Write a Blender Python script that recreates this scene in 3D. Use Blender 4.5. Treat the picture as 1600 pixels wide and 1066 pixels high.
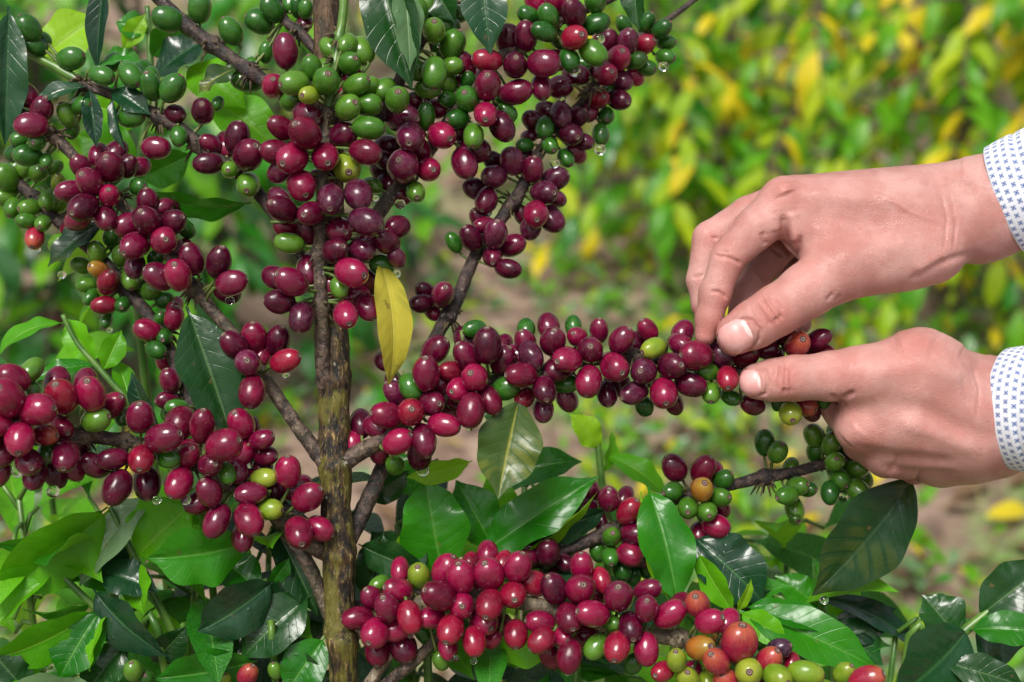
import bpy, math, random
import numpy as np
from mathutils import Vector, Matrix, Euler, noise as mnoise

for o in list(bpy.data.objects):
    bpy.data.objects.remove(o)
random.seed(7)
rng = np.random.default_rng(7)
SC = bpy.context.scene
COL = SC.collection

# ------------------------------------------------------------------ camera, sky, sun, exposure
D0 = 0.67                                   # metres from lens to the focused cherries
CAM_H, PITCH = 1.15, math.radians(-15.0)
cam_d = bpy.data.cameras.new('camera')
cam = bpy.data.objects.new('camera', cam_d)
COL.objects.link(cam)
cam.location = (0, 0, CAM_H)
cam.rotation_euler = (math.radians(90) + PITCH, 0, 0)
cam_d.lens = 50.0
cam_d.sensor_width = 36.0
cam_d.clip_start = 0.02
cam_d.clip_end = 400.0
cam_d.dof.use_dof = True
cam_d.dof.focus_distance = D0 - 0.008
cam_d.dof.aperture_fstop = 7.0
SC.camera = cam

SUN_EL, SUN_AZ = math.radians(54), math.radians(203)      # behind the photographer, to the left, behind cloud
w = bpy.data.worlds.new('World')
SC.world = w
w.use_nodes = True
wn = w.node_tree
wn.nodes.clear()
sky = wn.nodes.new('ShaderNodeTexSky')
sky.sky_type = 'NISHITA'
sky.sun_disc = False
sky.sun_elevation = SUN_EL
sky.sun_rotation = SUN_AZ
sky.air_density = 1.0
sky.dust_density = 4.0
hs = wn.nodes.new('ShaderNodeHueSaturation')
hs.inputs['Saturation'].default_value = 0.30
bgn = wn.nodes.new('ShaderNodeBackground')
bgn.inputs['Strength'].default_value = 0.05
wo = wn.nodes.new('ShaderNodeOutputWorld')
wn.links.new(sky.outputs[0], hs.inputs['Color'])
wn.links.new(hs.outputs[0], bgn.inputs['Color'])
wn.links.new(bgn.outputs[0], wo.inputs['Surface'])
sun_d = bpy.data.lights.new('sun', 'SUN')
sun_d.energy = 1.5
sun_d.angle = math.radians(24)
sun_d.color = (1.0, 0.96, 0.90)
sun = bpy.data.objects.new('sun', sun_d)
COL.objects.link(sun)
# direction towards the sun: rotation measured clockwise from +Y
sv = Vector((math.sin(SUN_AZ) * math.cos(SUN_EL), math.cos(SUN_AZ) * math.cos(SUN_EL), math.sin(SUN_EL)))
sun.rotation_euler = sv.to_track_quat('Z', 'Y').to_euler()
sun.location = (-1, -2, 5)
SC.view_settings.view_transform = 'Standard'
SC.view_settings.look = 'None'
SC.view_settings.gamma = 1.0
SC.view_settings.use_curve_mapping = False
SC.view_settings.exposure = 1.36
SC.render.engine = 'CYCLES'
SC.cycles.max_bounces = 8
SC.cycles.transparent_max_bounces = 8

# ------------------------------------------------------------------ mapping: photograph pixel + depth -> world point
PX = D0 * 0.72 / 1600.0                     # metres per photo pixel at the focus distance
RC = cam.rotation_euler.to_matrix()
CC = Vector(cam.location)
def at(x, y, d=0.0):
    """d: depth behind the focus plane in photo-pixel units (negative = nearer)."""
    dep = D0 + d * PX
    return CC + RC @ Vector(((x - 800) / 1600 * 0.72 * dep, -(y - 533) / 1600 * 0.72 * dep, -dep))
def sz(L, d=0.0):
    return L * PX * (D0 + d * PX) / D0
RIGHT, UP, TOCAM = RC @ Vector((1, 0, 0)), RC @ Vector((0, 1, 0)), RC @ Vector((0, 0, 1))

# ------------------------------------------------------------------ object helpers
def tag(o, label=None, cat=None, group=None, kind=None):
    if label: o['label'] = label
    if cat: o['category'] = cat
    if group: o['group'] = group
    if kind: o['kind'] = kind
    return o
def thing(name, label, cat, loc, group=None):
    o = bpy.data.objects.new(name, None)
    o.empty_display_size = 0.05
    COL.objects.link(o)
    o.location = loc
    return tag(o, label, cat, group)
def base_inv(p):
    return Matrix.Translation(-Vector(p.location)) if p.type == 'EMPTY' else Matrix.Identity(4)
def link(name, me, parent=None, mw=None):
    o = bpy.data.objects.new(name, me)
    COL.objects.link(o)
    if parent is not None:
        o.parent = parent
        o.matrix_parent_inverse = base_inv(parent)
    if mw is not None:
        o.matrix_basis = mw
    return o
def mesh(name, v, f, mats=(), mi=None, smooth=True, uv=None):
    me = bpy.data.meshes.new(name)
    me.from_pydata([tuple(p) for p in v] if not isinstance(v, np.ndarray) else v.tolist(), [], f if not isinstance(f, np.ndarray) else f.tolist())
    for m in mats: me.materials.append(m)
    if mi is not None: me.polygons.foreach_set('material_index', np.asarray(mi, dtype=np.int32))
    if smooth: me.polygons.foreach_set('use_smooth', np.ones(len(me.polygons), dtype=bool))
    if uv is not None:
        l = me.uv_layers.new(name='UVMap')
        idx = np.empty(len(me.loops), dtype=np.int32)
        me.loops.foreach_get('vertex_index', idx)
        l.data.foreach_set('uv', np.asarray(uv, dtype=np.float32)[idx].ravel())
    me.update()
    return me

def tube(pts, rads, seg=12, caps=True, bump=0.0, bfreq=300.0, sub=1, seed=0):
    """a round tapered tube through world points; returns verts, faces"""
    P = [Vector(p) for p in pts]
    if sub > 1:                                        # catmull-rom
        Q, R = [], []
        for i in range(len(P) - 1):
            p0, p1, p2, p3 = P[max(i - 1, 0)], P[i], P[i + 1], P[min(i + 2, len(P) - 1)]
            for k in range(sub):
                t = k / sub
                Q.append(0.5 * ((2 * p1) + (p2 - p0) * t + (2 * p0 - 5 * p1 + 4 * p2 - p3) * t * t + (3 * p1 - p0 - 3 * p2 + p3) * t ** 3))
                R.append(rads[i] + (rads[i + 1] - rads[i]) * t)
        Q.append(P[-1]); R.append(rads[-1])
        P, rads = Q, R
    V, F = [], []
    n = len(P)
    T0 = (P[1] - P[0]).normalized()
    a = T0.cross(Vector((0.3, 0.9, 0.2)))
    if a.length < 1e-4: a = T0.cross(Vector((1, 0, 0)))
    a.normalize()
    for i in range(n):
        t = (P[min(i + 1, n - 1)] - P[max(i - 1, 0)]).normalized()
        a = (a - t * a.dot(t)).normalized()
        b = t.cross(a)
        for k in range(seg):
            th = 2 * math.pi * k / seg
            d = a * math.cos(th) + b * math.sin(th)
            r = rads[i]
            if bump:
                q = P[i] + d * r
                r *= 1 + bump * (mnoise.noise(q * bfreq + Vector((seed, 0, 0))) + 0.6 * mnoise.noise(q * bfreq * 2.3))
            V.append(P[i] + d * r)
    for i in range(n - 1):
        for k in range(seg):
            k2 = (k + 1) % seg
            F.append((i * seg + k, i * seg + k2, (i + 1) * seg + k2, (i + 1) * seg + k))
    if caps:
        F.append(tuple(range(seg - 1, -1, -1)))
        F.append(tuple(range((n - 1) * seg, n * seg)))
    return V, F
class Joined:
    def __init__(s): s.v, s.f, s.mi, s.uv = [], [], [], []
    def add(s, v, f, mi=0, uv=None):
        o = len(s.v)
        s.v += [tuple(p) for p in v]
        s.f += [tuple(i + o for i in q) for q in f]
        s.mi += [mi] * len(f)
        if uv is not None: s.uv += list(uv)
    def build(s, name, mats, parent=None, kind=None):
        o = link(name, mesh(name, s.v, s.f, mats, s.mi, uv=s.uv if s.uv else None), parent)
        if kind: o['kind'] = kind
        return o

# ------------------------------------------------------------------ node helper
class NT:
    def __init__(s, name):
        s.m = bpy.data.materials.new(name)
        s.m.use_nodes = True
        s.t = s.m.node_tree
        s.t.nodes.clear()
        s.out = s.t.nodes.new('ShaderNodeOutputMaterial')
    def n(s, typ, _p=None, **inp):
        nd = s.t.nodes.new('ShaderNode' + typ)
        for k, v in (_p or {}).items(): setattr(nd, k, v)
        for k, v in inp.items():
            key = int(k[1:]) if k[0] == '_' and k[1:].isdigit() else k.replace('_', ' ')
            s.set(nd.inputs[key], v)
        return nd
    def set(s, sock, v):
        if isinstance(v, bpy.types.NodeSocket): s.t.links.new(v, sock)
        elif isinstance(v, bpy.types.Node): s.t.links.new(v.outputs[0], sock)
        else:
            if sock.type == 'RGBA' and len(v) == 3: v = (*v, 1)
            sock.default_value = v
    def math(s, op, a, b=0.0, c=0.0, clamp=False):
        nd = s.t.nodes.new('ShaderNodeMath'); nd.operation = op; nd.use_clamp = clamp
        s.set(nd.inputs[0], a); s.set(nd.inputs[1], b); s.set(nd.inputs[2], c)
        return nd.outputs[0]
    def mix(s, f, a, b, blend='MIX'):
        nd = s.t.nodes.new('ShaderNodeMix'); nd.data_type = 'RGBA'; nd.blend_type = blend
        s.set(nd.inputs[0], f); s.set(nd.inputs[6], a); s.set(nd.inputs[7], b)
        return nd.outputs[2]
    def ramp(s, f, lo, hi, a=0.0, b=1.0):
        nd = s.t.nodes.new('ShaderNodeMapRange'); nd.interpolation_type = 'SMOOTHSTEP'
        s.set(nd.inputs[0], f); s.set(nd.inputs[1], lo); s.set(nd.inputs[2], hi); s.set(nd.inputs[3], a); s.set(nd.inputs[4], b)
        return nd.outputs[0]
    def noise(s, vec, scale, detail=3.0, rough=0.55, w4=None):
        nd = s.t.nodes.new('ShaderNodeTexNoise')
        if w4 is not None:
            nd.noise_dimensions = '4D'; s.set(nd.inputs['W'], w4)
        s.set(nd.inputs['Vector'], vec); s.set(nd.inputs['Scale'], scale)
        s.set(nd.inputs['Detail'], detail); s.set(nd.inputs['Roughness'], rough)
        return nd.outputs[0]
    def coord(s, which='Object'):
        return s.t.nodes.new('ShaderNodeTexCoord').outputs[which]
    def rand(s):
        return s.t.nodes.new('ShaderNodeObjectInfo').outputs['Random']
    def scaled(s, vec, xyz):
        nd = s.t.nodes.new('ShaderNodeMapping'); s.set(nd.inputs[0], vec); nd.inputs['Scale'].default_value = xyz
        return nd.outputs[0]
    def bump(s, h, strength, dist):
        nd = s.t.nodes.new('ShaderNodeBump'); s.set(nd.inputs['Strength'], strength); s.set(nd.inputs['Distance'], dist)
        s.set(nd.inputs['Height'], h)
        return nd.outputs[0]
    def done(s, shader):
        s.t.links.new(shader if isinstance(shader, bpy.types.NodeSocket) else shader.outputs[0], s.out.inputs['Surface'])
        return s.m

# ------------------------------------------------------------------ materials
def mat_cherry(name, c1, c2, tip=None, tip_amt=0.0, rough=0.14, bloom=0.025, stripe=0.22):
    k = NT(name)
    oc, r = k.coord('Object'), k.rand()
    big = k.noise(oc, 1.3, 3, 0.5, w4=k.math('MULTIPLY', r, 40))
    sep = k.n('SeparateXYZ', Vector=oc)
    ang = k.math('ARCTAN2', sep.outputs[1], sep.outputs[0])
    cv = k.n('CombineXYZ', X=k.math('MULTIPLY', k.math('SINE', ang), 3.2), Y=k.math('MULTIPLY', k.math('COSINE', ang), 3.2), Z=k.math('MULTIPLY', sep.outputs[2], 0.5))
    streak = k.noise(cv, 3.0, 4, 0.6, w4=k.math('MULTIPLY', r, 17))
    f = k.math('ADD', k.math('MULTIPLY', big, 0.9), k.math('MULTIPLY', r, 0.5))
    col = k.mix(k.ramp(f, 0.38, 0.95), c1, c2)
    lightc = tuple(min(1, x * 1.9 + 0.012) for x in c2)
    col = k.mix(k.math('MULTIPLY', k.ramp(streak, 0.55, 0.8), stripe), col, lightc)
    if tip is not None:
        tf = k.ramp(k.math('ADD', sep.outputs[2], k.math('MULTIPLY', k.math('SUBTRACT', streak, 0.5), 1.6)), 0.15, 1.25)
        col = k.mix(k.math('MULTIPLY', tf, tip_amt), col, tip)
    bl = k.noise(oc, 2.6, 5, 0.65, w4=k.math('ADD', k.math('MULTIPLY', r, 9), 3))
    blf = k.ramp(bl, 0.42, 0.75)
    col = k.mix(k.math('MULTIPLY', blf, bloom), col, (0.50, 0.34, 0.42) if c1[0] > c1[1] else (0.42, 0.55, 0.36))
    speck = k.ramp(k.noise(oc, 9, 2, 0.5, w4=k.math('MULTIPLY', r, 31)), 0.67, 0.73)
    col = k.mix(k.math('MULTIPLY', speck, 0.5), col, (0.20, 0.12, 0.07))
    scar = k.ramp(k.noise(k.scaled(oc, (1, 1, 0.6)), 1.9, 5, 0.7, w4=k.math('ADD', k.math('MULTIPLY', r, 53), 7)), 0.69, 0.73)
    col = k.mix(k.math('MULTIPLY', scar, 0.45), col, (0.23, 0.15, 0.10))
    b = k.n('BsdfPrincipled', Base_Color=col)
    smudge = k.noise(oc, 3.5, 4, 0.7, w4=k.math('MULTIPLY', r, 23))
    k.set(b.inputs['Roughness'], k.math('ADD', k.math('ADD', rough, k.math('MULTIPLY', k.ramp(smudge, 0.4, 0.7), 0.14)), k.math('MULTIPLY', k.math('ADD', blf, scar), 0.16)))
    k.set(b.inputs['Coat Weight'], k.math('MULTIPLY', k.ramp(k.math('ADD', k.math('MULTIPLY', smudge, 0.7), k.math('MULTIPLY', r, 0.5)), 0.48, 0.64), 0.45)); k.set(b.inputs['Coat Roughness'], 0.045)
    k.set(b.inputs['Specular IOR Level'], 0.40)
    k.set(b.inputs['Normal'], k.bump(k.math('ADD', k.math('MULTIPLY', big, 0.6), k.math('MULTIPLY', bl, 0.35)), 0.35, 0.0008))
    return k.done(b)
CH = {
 'm': mat_cherry('cherry_maroon', (0.036, 0.0012, 0.010), (0.130, 0.0024, 0.028), stripe=0.3),
 'p': mat_cherry('cherry_purple', (0.042, 0.0028, 0.015), (0.112, 0.0050, 0.034), bloom=0.10),
 'r': mat_cherry('cherry_crimson', (0.080, 0.0014, 0.014), (0.235, 0.0034, 0.042), stripe=0.35),
 'R': mat_cherry('cherry_red', (0.095, 0.0020, 0.013), (0.235, 0.0040, 0.026), tip=(0.34, 0.012, 0.02), tip_amt=0.15, rough=0.15, bloom=0.03),
 'g': mat_cherry('cherry_green', (0.009, 0.060, 0.006), (0.030, 0.128, 0.010), bloom=0.025, stripe=0.12),
 'G': mat_cherry('cherry_light_green', (0.032, 0.115, 0.008), (0.080, 0.190, 0.014), bloom=0.03, stripe=0.12),
 'y': mat_cherry('cherry_yellow_green', (0.110, 0.205, 0.010), (0.220, 0.300, 0.018), tip=(0.28, 0.21, 0.022), tip_amt=0.35, bloom=0.05),
 'o': mat_cherry('cherry_orange', (0.250, 0.075, 0.012), (0.360, 0.125, 0.016), tip=(0.22, 0.23, 0.022), tip_amt=0.6, bloom=0.05, stripe=0.4),
 'O': mat_cherry('cherry_blushing', (0.160, 0.0040, 0.024), (0.290, 0.0090, 0.034), tip=(0.44, 0.13, 0.03), tip_amt=0.55, bloom=0.05, stripe=0.5),
 'k': mat_cherry('cherry_black', (0.014, 0.005, 0.018), (0.042, 0.007, 0.026), bloom=0.12),
}
def simple(name, c1, c2, scale, rough=0.6, bump=0.0, bdist=0.001, stretch=(1, 1, 1), spec=0.5, lo=0.35, hi=0.65):
    k = NT(name)
    v = k.scaled(k.coord('Object'), stretch)
    nz = k.noise(v, scale, 6, 0.62)
    b = k.n('BsdfPrincipled', Base_Color=k.mix(k.ramp(nz, lo, hi), c1, c2))
    k.set(b.inputs['Roughness'], rough); k.set(b.inputs['Specular IOR Level'], spec)
    if bump: k.set(b.inputs['Normal'], k.bump(nz, bump, bdist))
    return k.done(b)
k = NT('navel_skin')
sp_ = k.n('SeparateXYZ', Vector=k.coord('Object'))
rd_ = k.math('SQRT', k.math('ADD', k.math('MULTIPLY', sp_.outputs[0], sp_.outputs[0]), k.math('MULTIPLY', sp_.outputs[1], sp_.outputs[1])))
col = k.mix(k.ramp(rd_, 0.030, 0.075), (0.030, 0.016, 0.012), (0.21, 0.15, 0.125))
col = k.mix(k.ramp(rd_, 0.095, 0.13), col, (0.075, 0.026, 0.022))
b = k.n('BsdfPrincipled', Base_Color=col, Roughness=0.75)
M_NAVEL = k.done(b)
M_STALK = simple('green_stalk', (0.06, 0.12, 0.02), (0.14, 0.17, 0.04), 200, 0.5)
M_SHOOT = simple('green_stem', (0.035, 0.11, 0.015), (0.10, 0.20, 0.03), 60, 0.35)
M_WITHER = simple('withered_bits', (0.02, 0.014, 0.008), (0.10, 0.075, 0.03), 300, 0.8)

def mat_bark(name, dark, mid, light, moss, moss_amt, stretch=(1, 1, 0.2), sc=180, zyoung=None):
    k = NT(name)
    oc = k.coord('Object')
    v = k.scaled(oc, stretch)
    a = k.noise(v, sc, 7, 0.65)
    c = k.noise(v, sc * 2.6, 5, 0.6)
    col = k.mix(k.ramp(a, 0.45, 0.56), dark, mid)
    col = k.mix(k.ramp(a, 0.60, 0.68), col, light)
    mo = k.noise(oc, 45, 4, 0.6)
    mo2 = k.noise(v, sc * 0.9, 4, 0.6)
    col = k.mix(k.math('MULTIPLY', k.ramp(k.math('ADD', mo, k.math('MULTIPLY', mo2, 0.6)), 0.77, 0.92), moss_amt), col, moss)
    col = k.mix(k.math('MULTIPLY', k.ramp(c, 0.58, 0.64), 0.5), col, light)
    if zyoung is not None:
        zz = k.n('SeparateXYZ', Vector=oc).outputs[2]
        col = k.mix(k.ramp(zz, zyoung, zyoung + 0.05, 0.0, 0.85), col, k.mix(k.ramp(a, .4, .62), (0.022, 0.011, 0.007), (0.115, 0.058, 0.032)))
    wh = k.ramp(k.noise(oc, 260, 3, 0.6), 0.68, 0.74)
    col = k.mix(k.math('MULTIPLY', wh, 0.5), col, (0.42, 0.40, 0.33))
    b = k.n('BsdfPrincipled', Base_Color=col)
    k.set(b.inputs['Roughness'], k.ramp(c, 0.3, 0.7, 0.38, 0.8))
    k.set(b.inputs['Normal'], k.bump(k.math('ADD', a, k.math('MULTIPLY', c, 0.5)), 0.9, 0.0016))
    return k.done(b)
M_BARK = mat_bark('trunk_bark', (0.008, 0.006, 0.0035), (0.060, 0.033, 0.013), (0.33, 0.24, 0.085), (0.125, 0.115, 0.012), 0.75, (1, 1, 0.25), 330, zyoung=0.995)
M_TWIG = mat_bark('branch_bark', (0.030, 0.020, 0.016), (0.105, 0.068, 0.050), (0.27, 0.21, 0.16), (0.10, 0.11, 0.03), 0.15, (1, 1, 1), 220)
M_TWIGD = mat_bark('dark_branch_bark', (0.014, 0.009, 0.009), (0.060, 0.034, 0.028), (0.15, 0.115, 0.10), (0.05, 0.06, 0.02), 0.1, (1, 1, 1), 220)
M_TAN = mat_bark('pale_branch_bark', (0.085, 0.060, 0.036), (0.21, 0.165, 0.11), (0.38, 0.33, 0.25), (0.15, 0.17, 0.05), 0.2, (1, 1, 0.5), 200)

def mat_leaf(name, top, top2, vein, back, rough=0.25, spot=None, spot_amt=0.0, trans=0.3, wet=0.0, vein_amt=0.8):
    k = NT(name)
    uv = k.coord('UV'); oc = k.coord('Object')
    sep = k.n('SeparateXYZ', Vector=uv)
    u = sep.outputs[0]
    av = k.math('ABSOLUTE', k.math('SUBTRACT', k.math('MULTIPLY', sep.outputs[1], 2.0), 1.0))
    mid = k.ramp(av, 0.015, 0.075, 1.0, 0.0)
    ph = k.math('SUBTRACT', k.math('MULTIPLY', u, 9.5), k.math('MULTIPLY', av, 1.6))
    sn = k.math('ABSOLUTE', k.math('SINE', k.math('MULTIPLY', ph, math.pi)))
    lat = k.ramp(sn, 0.0, 0.20, 1.0, 0.0)
    r = k.rand()
    nz = k.noise(oc, 30, 4, 0.6, w4=k.math('MULTIPLY', r, 20))
    f = k.math('ADD', k.math('MULTIPLY', nz, 0.8), k.math('MULTIPLY', r, 0.4))
    col = k.mix(k.ramp(f, 0.35, 0.85), top, top2)
    if spot is not None:
        sp = k.noise(oc, 45, 3, 0.5, w4=k.math('MULTIPLY', r, 13))
        between = k.ramp(sn, 0.15, 0.75)
        col = k.mix(k.math('MULTIPLY', k.math('MULTIPLY', k.ramp(sp, 0.48, 0.62), between), spot_amt), col, spot)
    col = k.mix(k.math('MULTIPLY', lat, 0.16 * vein_amt), col, vein)
    col = k.mix(k.math('MULTIPLY', mid, vein_amt), col, vein)
    spk = k.ramp(k.noise(oc, 170, 2, 0.5, w4=k.math('MULTIPLY', r, 11)), 0.70, 0.74)
    col = k.mix(k.math('MULTIPLY', spk, 0.55), col, (0.13, 0.075, 0.03))
    blot = k.ramp(k.noise(oc, 24, 4, 0.7, w4=k.math('MULTIPLY', r, 37)), 0.56, 0.72)
    col = k.mix(k.math('MULTIPLY', blot, 0.10), col, back)
    geo = k.n('NewGeometry')
    bk = k.mix(k.ramp(nz, 0.35, 0.7), back, tuple(c * 1.35 for c in back))
    bk = k.mix(k.math('MULTIPLY', mid, 0.5), bk, tuple(min(1, c * 1.6) for c in back))
    col = k.mix(geo.outputs['Backfacing'], col, bk)
    drops = k.n('TexVoronoi', Vector=oc, Scale=230.0)
    dm = k.ramp(drops.outputs['Distance'], 0.12, 0.30, 1.0, 0.0)
    dsel = k.ramp(k.noise(oc, 60, 2, 0.5), 0.50, 0.60)
    drop = k.math('MULTIPLY', dm, dsel)
    b = k.n('BsdfPrincipled', Base_Color=col)
    wn_ = k.noise(oc, 55, 3, 0.5)
    rr = k.math('ADD', rough, k.math('MULTIPLY', k.math('SUBTRACT', wn_, 0.42), 0.55), clamp=True)
    k.set(b.inputs['Roughness'], k.math('ADD', rr, k.math('MULTIPLY', geo.outputs['Backfacing'], 0.22)))
    k.set(b.inputs['Specular IOR Level'], 0.36)
    k.set(b.inputs['Coat Weight'], k.math('MULTIPLY', k.ramp(wn_, 0.46, 0.60), 0.34 if wet else 0.0)); k.set(b.inputs['Coat Roughness'], 0.10)
    h = k.math('ADD', k.math('MULTIPLY', lat, -0.3), k.math('MULTIPLY', mid, -0.7))
    h = k.math('ADD', h, k.math('MULTIPLY', k.noise(oc, 400, 3, 0.5), 0.25))
    h = k.math('ADD', h, k.math('MULTIPLY', k.noise(oc, 75, 2, 0.5), 2.6))
    h = k.math('ADD', h, k.math('MULTIPLY', drop, 0.9 * wet))
    k.set(b.inputs['Normal'], k.bump(h, 0.5, 0.0006))
    tr = k.n('BsdfTranslucent', Color=k.mix(0.5, col, tuple(min(1, c * 1.6) for c in back)))
    return k.done(k.n('MixShader', Fac=trans, _1=b.outputs[0], _2=tr.outputs[0]))
LF = {
 'dark': mat_leaf('leaf_dark', (0.005, 0.034, 0.007), (0.013, 0.062, 0.011), (0.06, 0.13, 0.04), (0.060, 0.14, 0.035), 0.20, trans=0.10, wet=0.6),
 'wet': mat_leaf('leaf_wet', (0.005, 0.030, 0.013), (0.012, 0.055, 0.020), (0.03, 0.10, 0.03), (0.050, 0.13, 0.030), 0.17, trans=0.08, wet=1.0),
 'mid': mat_leaf('leaf_green', (0.008, 0.118, 0.003), (0.030, 0.210, 0.006), (0.08, 0.26, 0.03), (0.11, 0.32, 0.016), 0.24, trans=0.25, wet=0.4),
 'bright': mat_leaf('leaf_bright', (0.055, 0.270, 0.003), (0.125, 0.420, 0.005), (0.20, 0.44, 0.03), (0.19, 0.46, 0.016), 0.33, trans=0.38),
 'lime': mat_leaf('leaf_lime', (0.190, 0.440, 0.008), (0.300, 0.560, 0.012), (0.32, 0.50, 0.06), (0.26, 0.46, 0.03), 0.36, trans=0.42),
 'pale': mat_leaf('leaf_pale', (0.090, 0.190, 0.075), (0.170, 0.280, 0.130), (0.22, 0.34, 0.15), (0.15, 0.27, 0.06), 0.26, trans=0.2, wet=1.0),
 'olive': mat_leaf('leaf_olive', (0.020, 0.058, 0.012), (0.045, 0.090, 0.016), (0.26, 0.27, 0.04), (0.11, 0.16, 0.03), 0.30, spot=(0.19, 0.20, 0.03), spot_amt=0.55, trans=0.2, wet=0.4),
 'vary': mat_leaf('leaf_variegated', (0.004, 0.024, 0.006), (0.010, 0.042, 0.009), (0.03, 0.075, 0.025), (0.06, 0.13, 0.03), 0.22, spot=(0.26, 0.25, 0.02), spot_amt=0.08, trans=0.05, wet=0.3, vein_amt=0.3),
 'yellow': mat_leaf('leaf_yellow', (0.52, 0.47, 0.045), (0.62, 0.55, 0.06), (0.46, 0.42, 0.10), (0.42, 0.37, 0.06), 0.45, spot=(0.25, 0.26, 0.04), spot_amt=0.45, trans=0.3, vein_amt=0.35),
 'bgreen': mat_leaf('leaf_far_green', (0.060, 0.270, 0.003), (0.190, 0.470, 0.006), (0.20, 0.36, 0.06), (0.15, 0.32, 0.03), 0.32, trans=0.45),
 'byg': mat_leaf('leaf_far_yellow_green', (0.280, 0.480, 0.006), (0.480, 0.580, 0.010), (0.40, 0.44, 0.05), (0.32, 0.42, 0.03), 0.38, trans=0.48),
 'byel': mat_leaf('leaf_far_yellow', (0.66, 0.54, 0.008), (0.76, 0.60, 0.012), (0.60, 0.42, 0.04), (0.58, 0.42, 0.03), 0.45, trans=0.4),
 'brown': mat_leaf('leaf_brown', (0.10, 0.055, 0.03), (0.24, 0.15, 0.08), (0.26, 0.18, 0.1), (0.22, 0.14, 0.08), 0.7, trans=0.1, vein_amt=0.3),
 'shade': mat_leaf('leaf_far_shaded_green', (0.010, 0.080, 0.014), (0.030, 0.150, 0.020), (0.06, 0.14, 0.05), (0.05, 0.13, 0.04), 0.28, trans=0.2),  # far green darkened: shade under foliage painted into the leaf colour
}
k = NT('water')
gl = k.n('BsdfGlass', IOR=1.33, Roughness=0.0)
M_WATER = k.done(gl)
# ------------------------------------------------------------------ leaf geometry
def leaf_arrays(L, W, bend=0.5, fold=0.25, wave=0.12, twist=0.0, nu=34, nv=10, seed=0, quilt=0.024, waves=2.4, curl=0.0):
    r = random.Random(seed)
    ph1, ph2 = r.random() * 6.3, r.random() * 6.3
    t = np.linspace(0, 1, nu + 1)
    ang = bend * (0.5 - t)
    ds = L / nu
    cy = np.concatenate([[0], np.cumsum(np.cos(0.5 * (ang[1:] + ang[:-1])) * ds)])
    cz = np.concatenate([[0], np.cumsum(np.sin(0.5 * (ang[1:] + ang[:-1])) * ds)])
    cy *= L / cy[-1]; cz *= L / cy[-1]
    s = np.clip((t - 0.06) / 0.94, 0, 1)
    tipf = np.clip((s - 0.76) / 0.22, 0, 1); tipf = tipf * tipf * (3 - 2 * tipf)
    prof = np.sin(np.pi * s ** 0.88) ** 0.82 * (1 - 0.5 * tipf)
    hw = W / 2 * np.maximum(prof, 0) + 0.011 * L * (1 - np.clip((t - 0.06) / 0.08, 0, 1)) + 0.001 * L
    v = np.linspace(-1, 1, nv + 1)
    T, Vv = np.meshgrid(t, v, indexing='ij')
    HW = hw[:, None]
    av = np.abs(Vv)
    x = HW * Vv * math.cos(fold)
    z = HW * av * math.sin(fold) + curl * HW * Vv * av
    mg = av ** 1.6
    z = z + wave * HW * mg * np.sin(T * waves * 6.283 + np.where(Vv > 0, ph1, ph2) + 0.8 * np.sin(T * 9 + ph2))
    x = x * (1 + 0.05 * mg * np.sin(T * waves * 7.3 + np.where(Vv > 0, ph2, ph1)))
    sn = np.abs(np.sin(np.pi * (T * 9.5 - av * 1.6)))
    z = z + quilt * W * (sn ** 0.6) * np.clip(av * 4, 0, 1) * (1 - av ** 3) * (HW > 0.1 * W)
    if twist:
        a = twist * (T - 0.3)
        x, z = x * np.cos(a) - z * np.sin(a), x * np.sin(a) + z * np.cos(a)
    an = ang[:, None]
    Y = cy[:, None] - z * np.sin(an)
    Z = cz[:, None] + z * np.cos(an)
    P = np.stack([x, Y, Z], -1).reshape(-1, 3)
    uv = np.stack([T, (Vv + 1) / 2], -1).reshape(-1, 2)
    i, j = np.meshgrid(np.arange(nu), np.arange(nv), indexing='ij')
    a0 = (i * (nv + 1) + j).ravel()
    F = np.stack([a0, a0 + 1, a0 + nv + 2, a0 + nv + 1], -1)
    return P, F, uv
def frame(base, tip, normal_hint, roll=0.0):
    y = (tip - base).normalized()
    n = normal_hint - y * normal_hint.dot(y)
    if n.length < 1e-3: n = UP - y * UP.dot(y)
    n.normalize()
    x = y.cross(n)
    if roll:
        q = Matrix.Rotation(math.radians(roll), 3, y)
        n = q @ n; x = q @ x
    M = Matrix.Identity(4)
    for c, a in enumerate((x, y, n)):
        for rr in range(3): M[rr][c] = a[rr]
    M.translation = base
    return M
leaf_seed = [100]
def leaf(parent, b, t, w, m, roll=0, bend=0.5, fold=0.25, wave=0.12, twist=None, waves=2.4, curl=0.0, name='leaf', label=None):
    """b and t are (photo x, photo y, depth) of the base and the tip, w the blade width in photo pixels"""
    B, T = at(*b), at(*t)
    leaf_seed[0] += 1
    if twist is None: twist = random.Random(leaf_seed[0]).uniform(-.35, .35)
    P, F, uv = leaf_arrays((T - B).length, sz(w), bend, fold, wave, twist, seed=leaf_seed[0], waves=waves, curl=curl)
    o = link(name, mesh(name, P, F, [LF[m]], uv=uv), parent, frame(B, T, TOCAM, roll))
    if label: o['label'] = label
    return o

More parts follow.
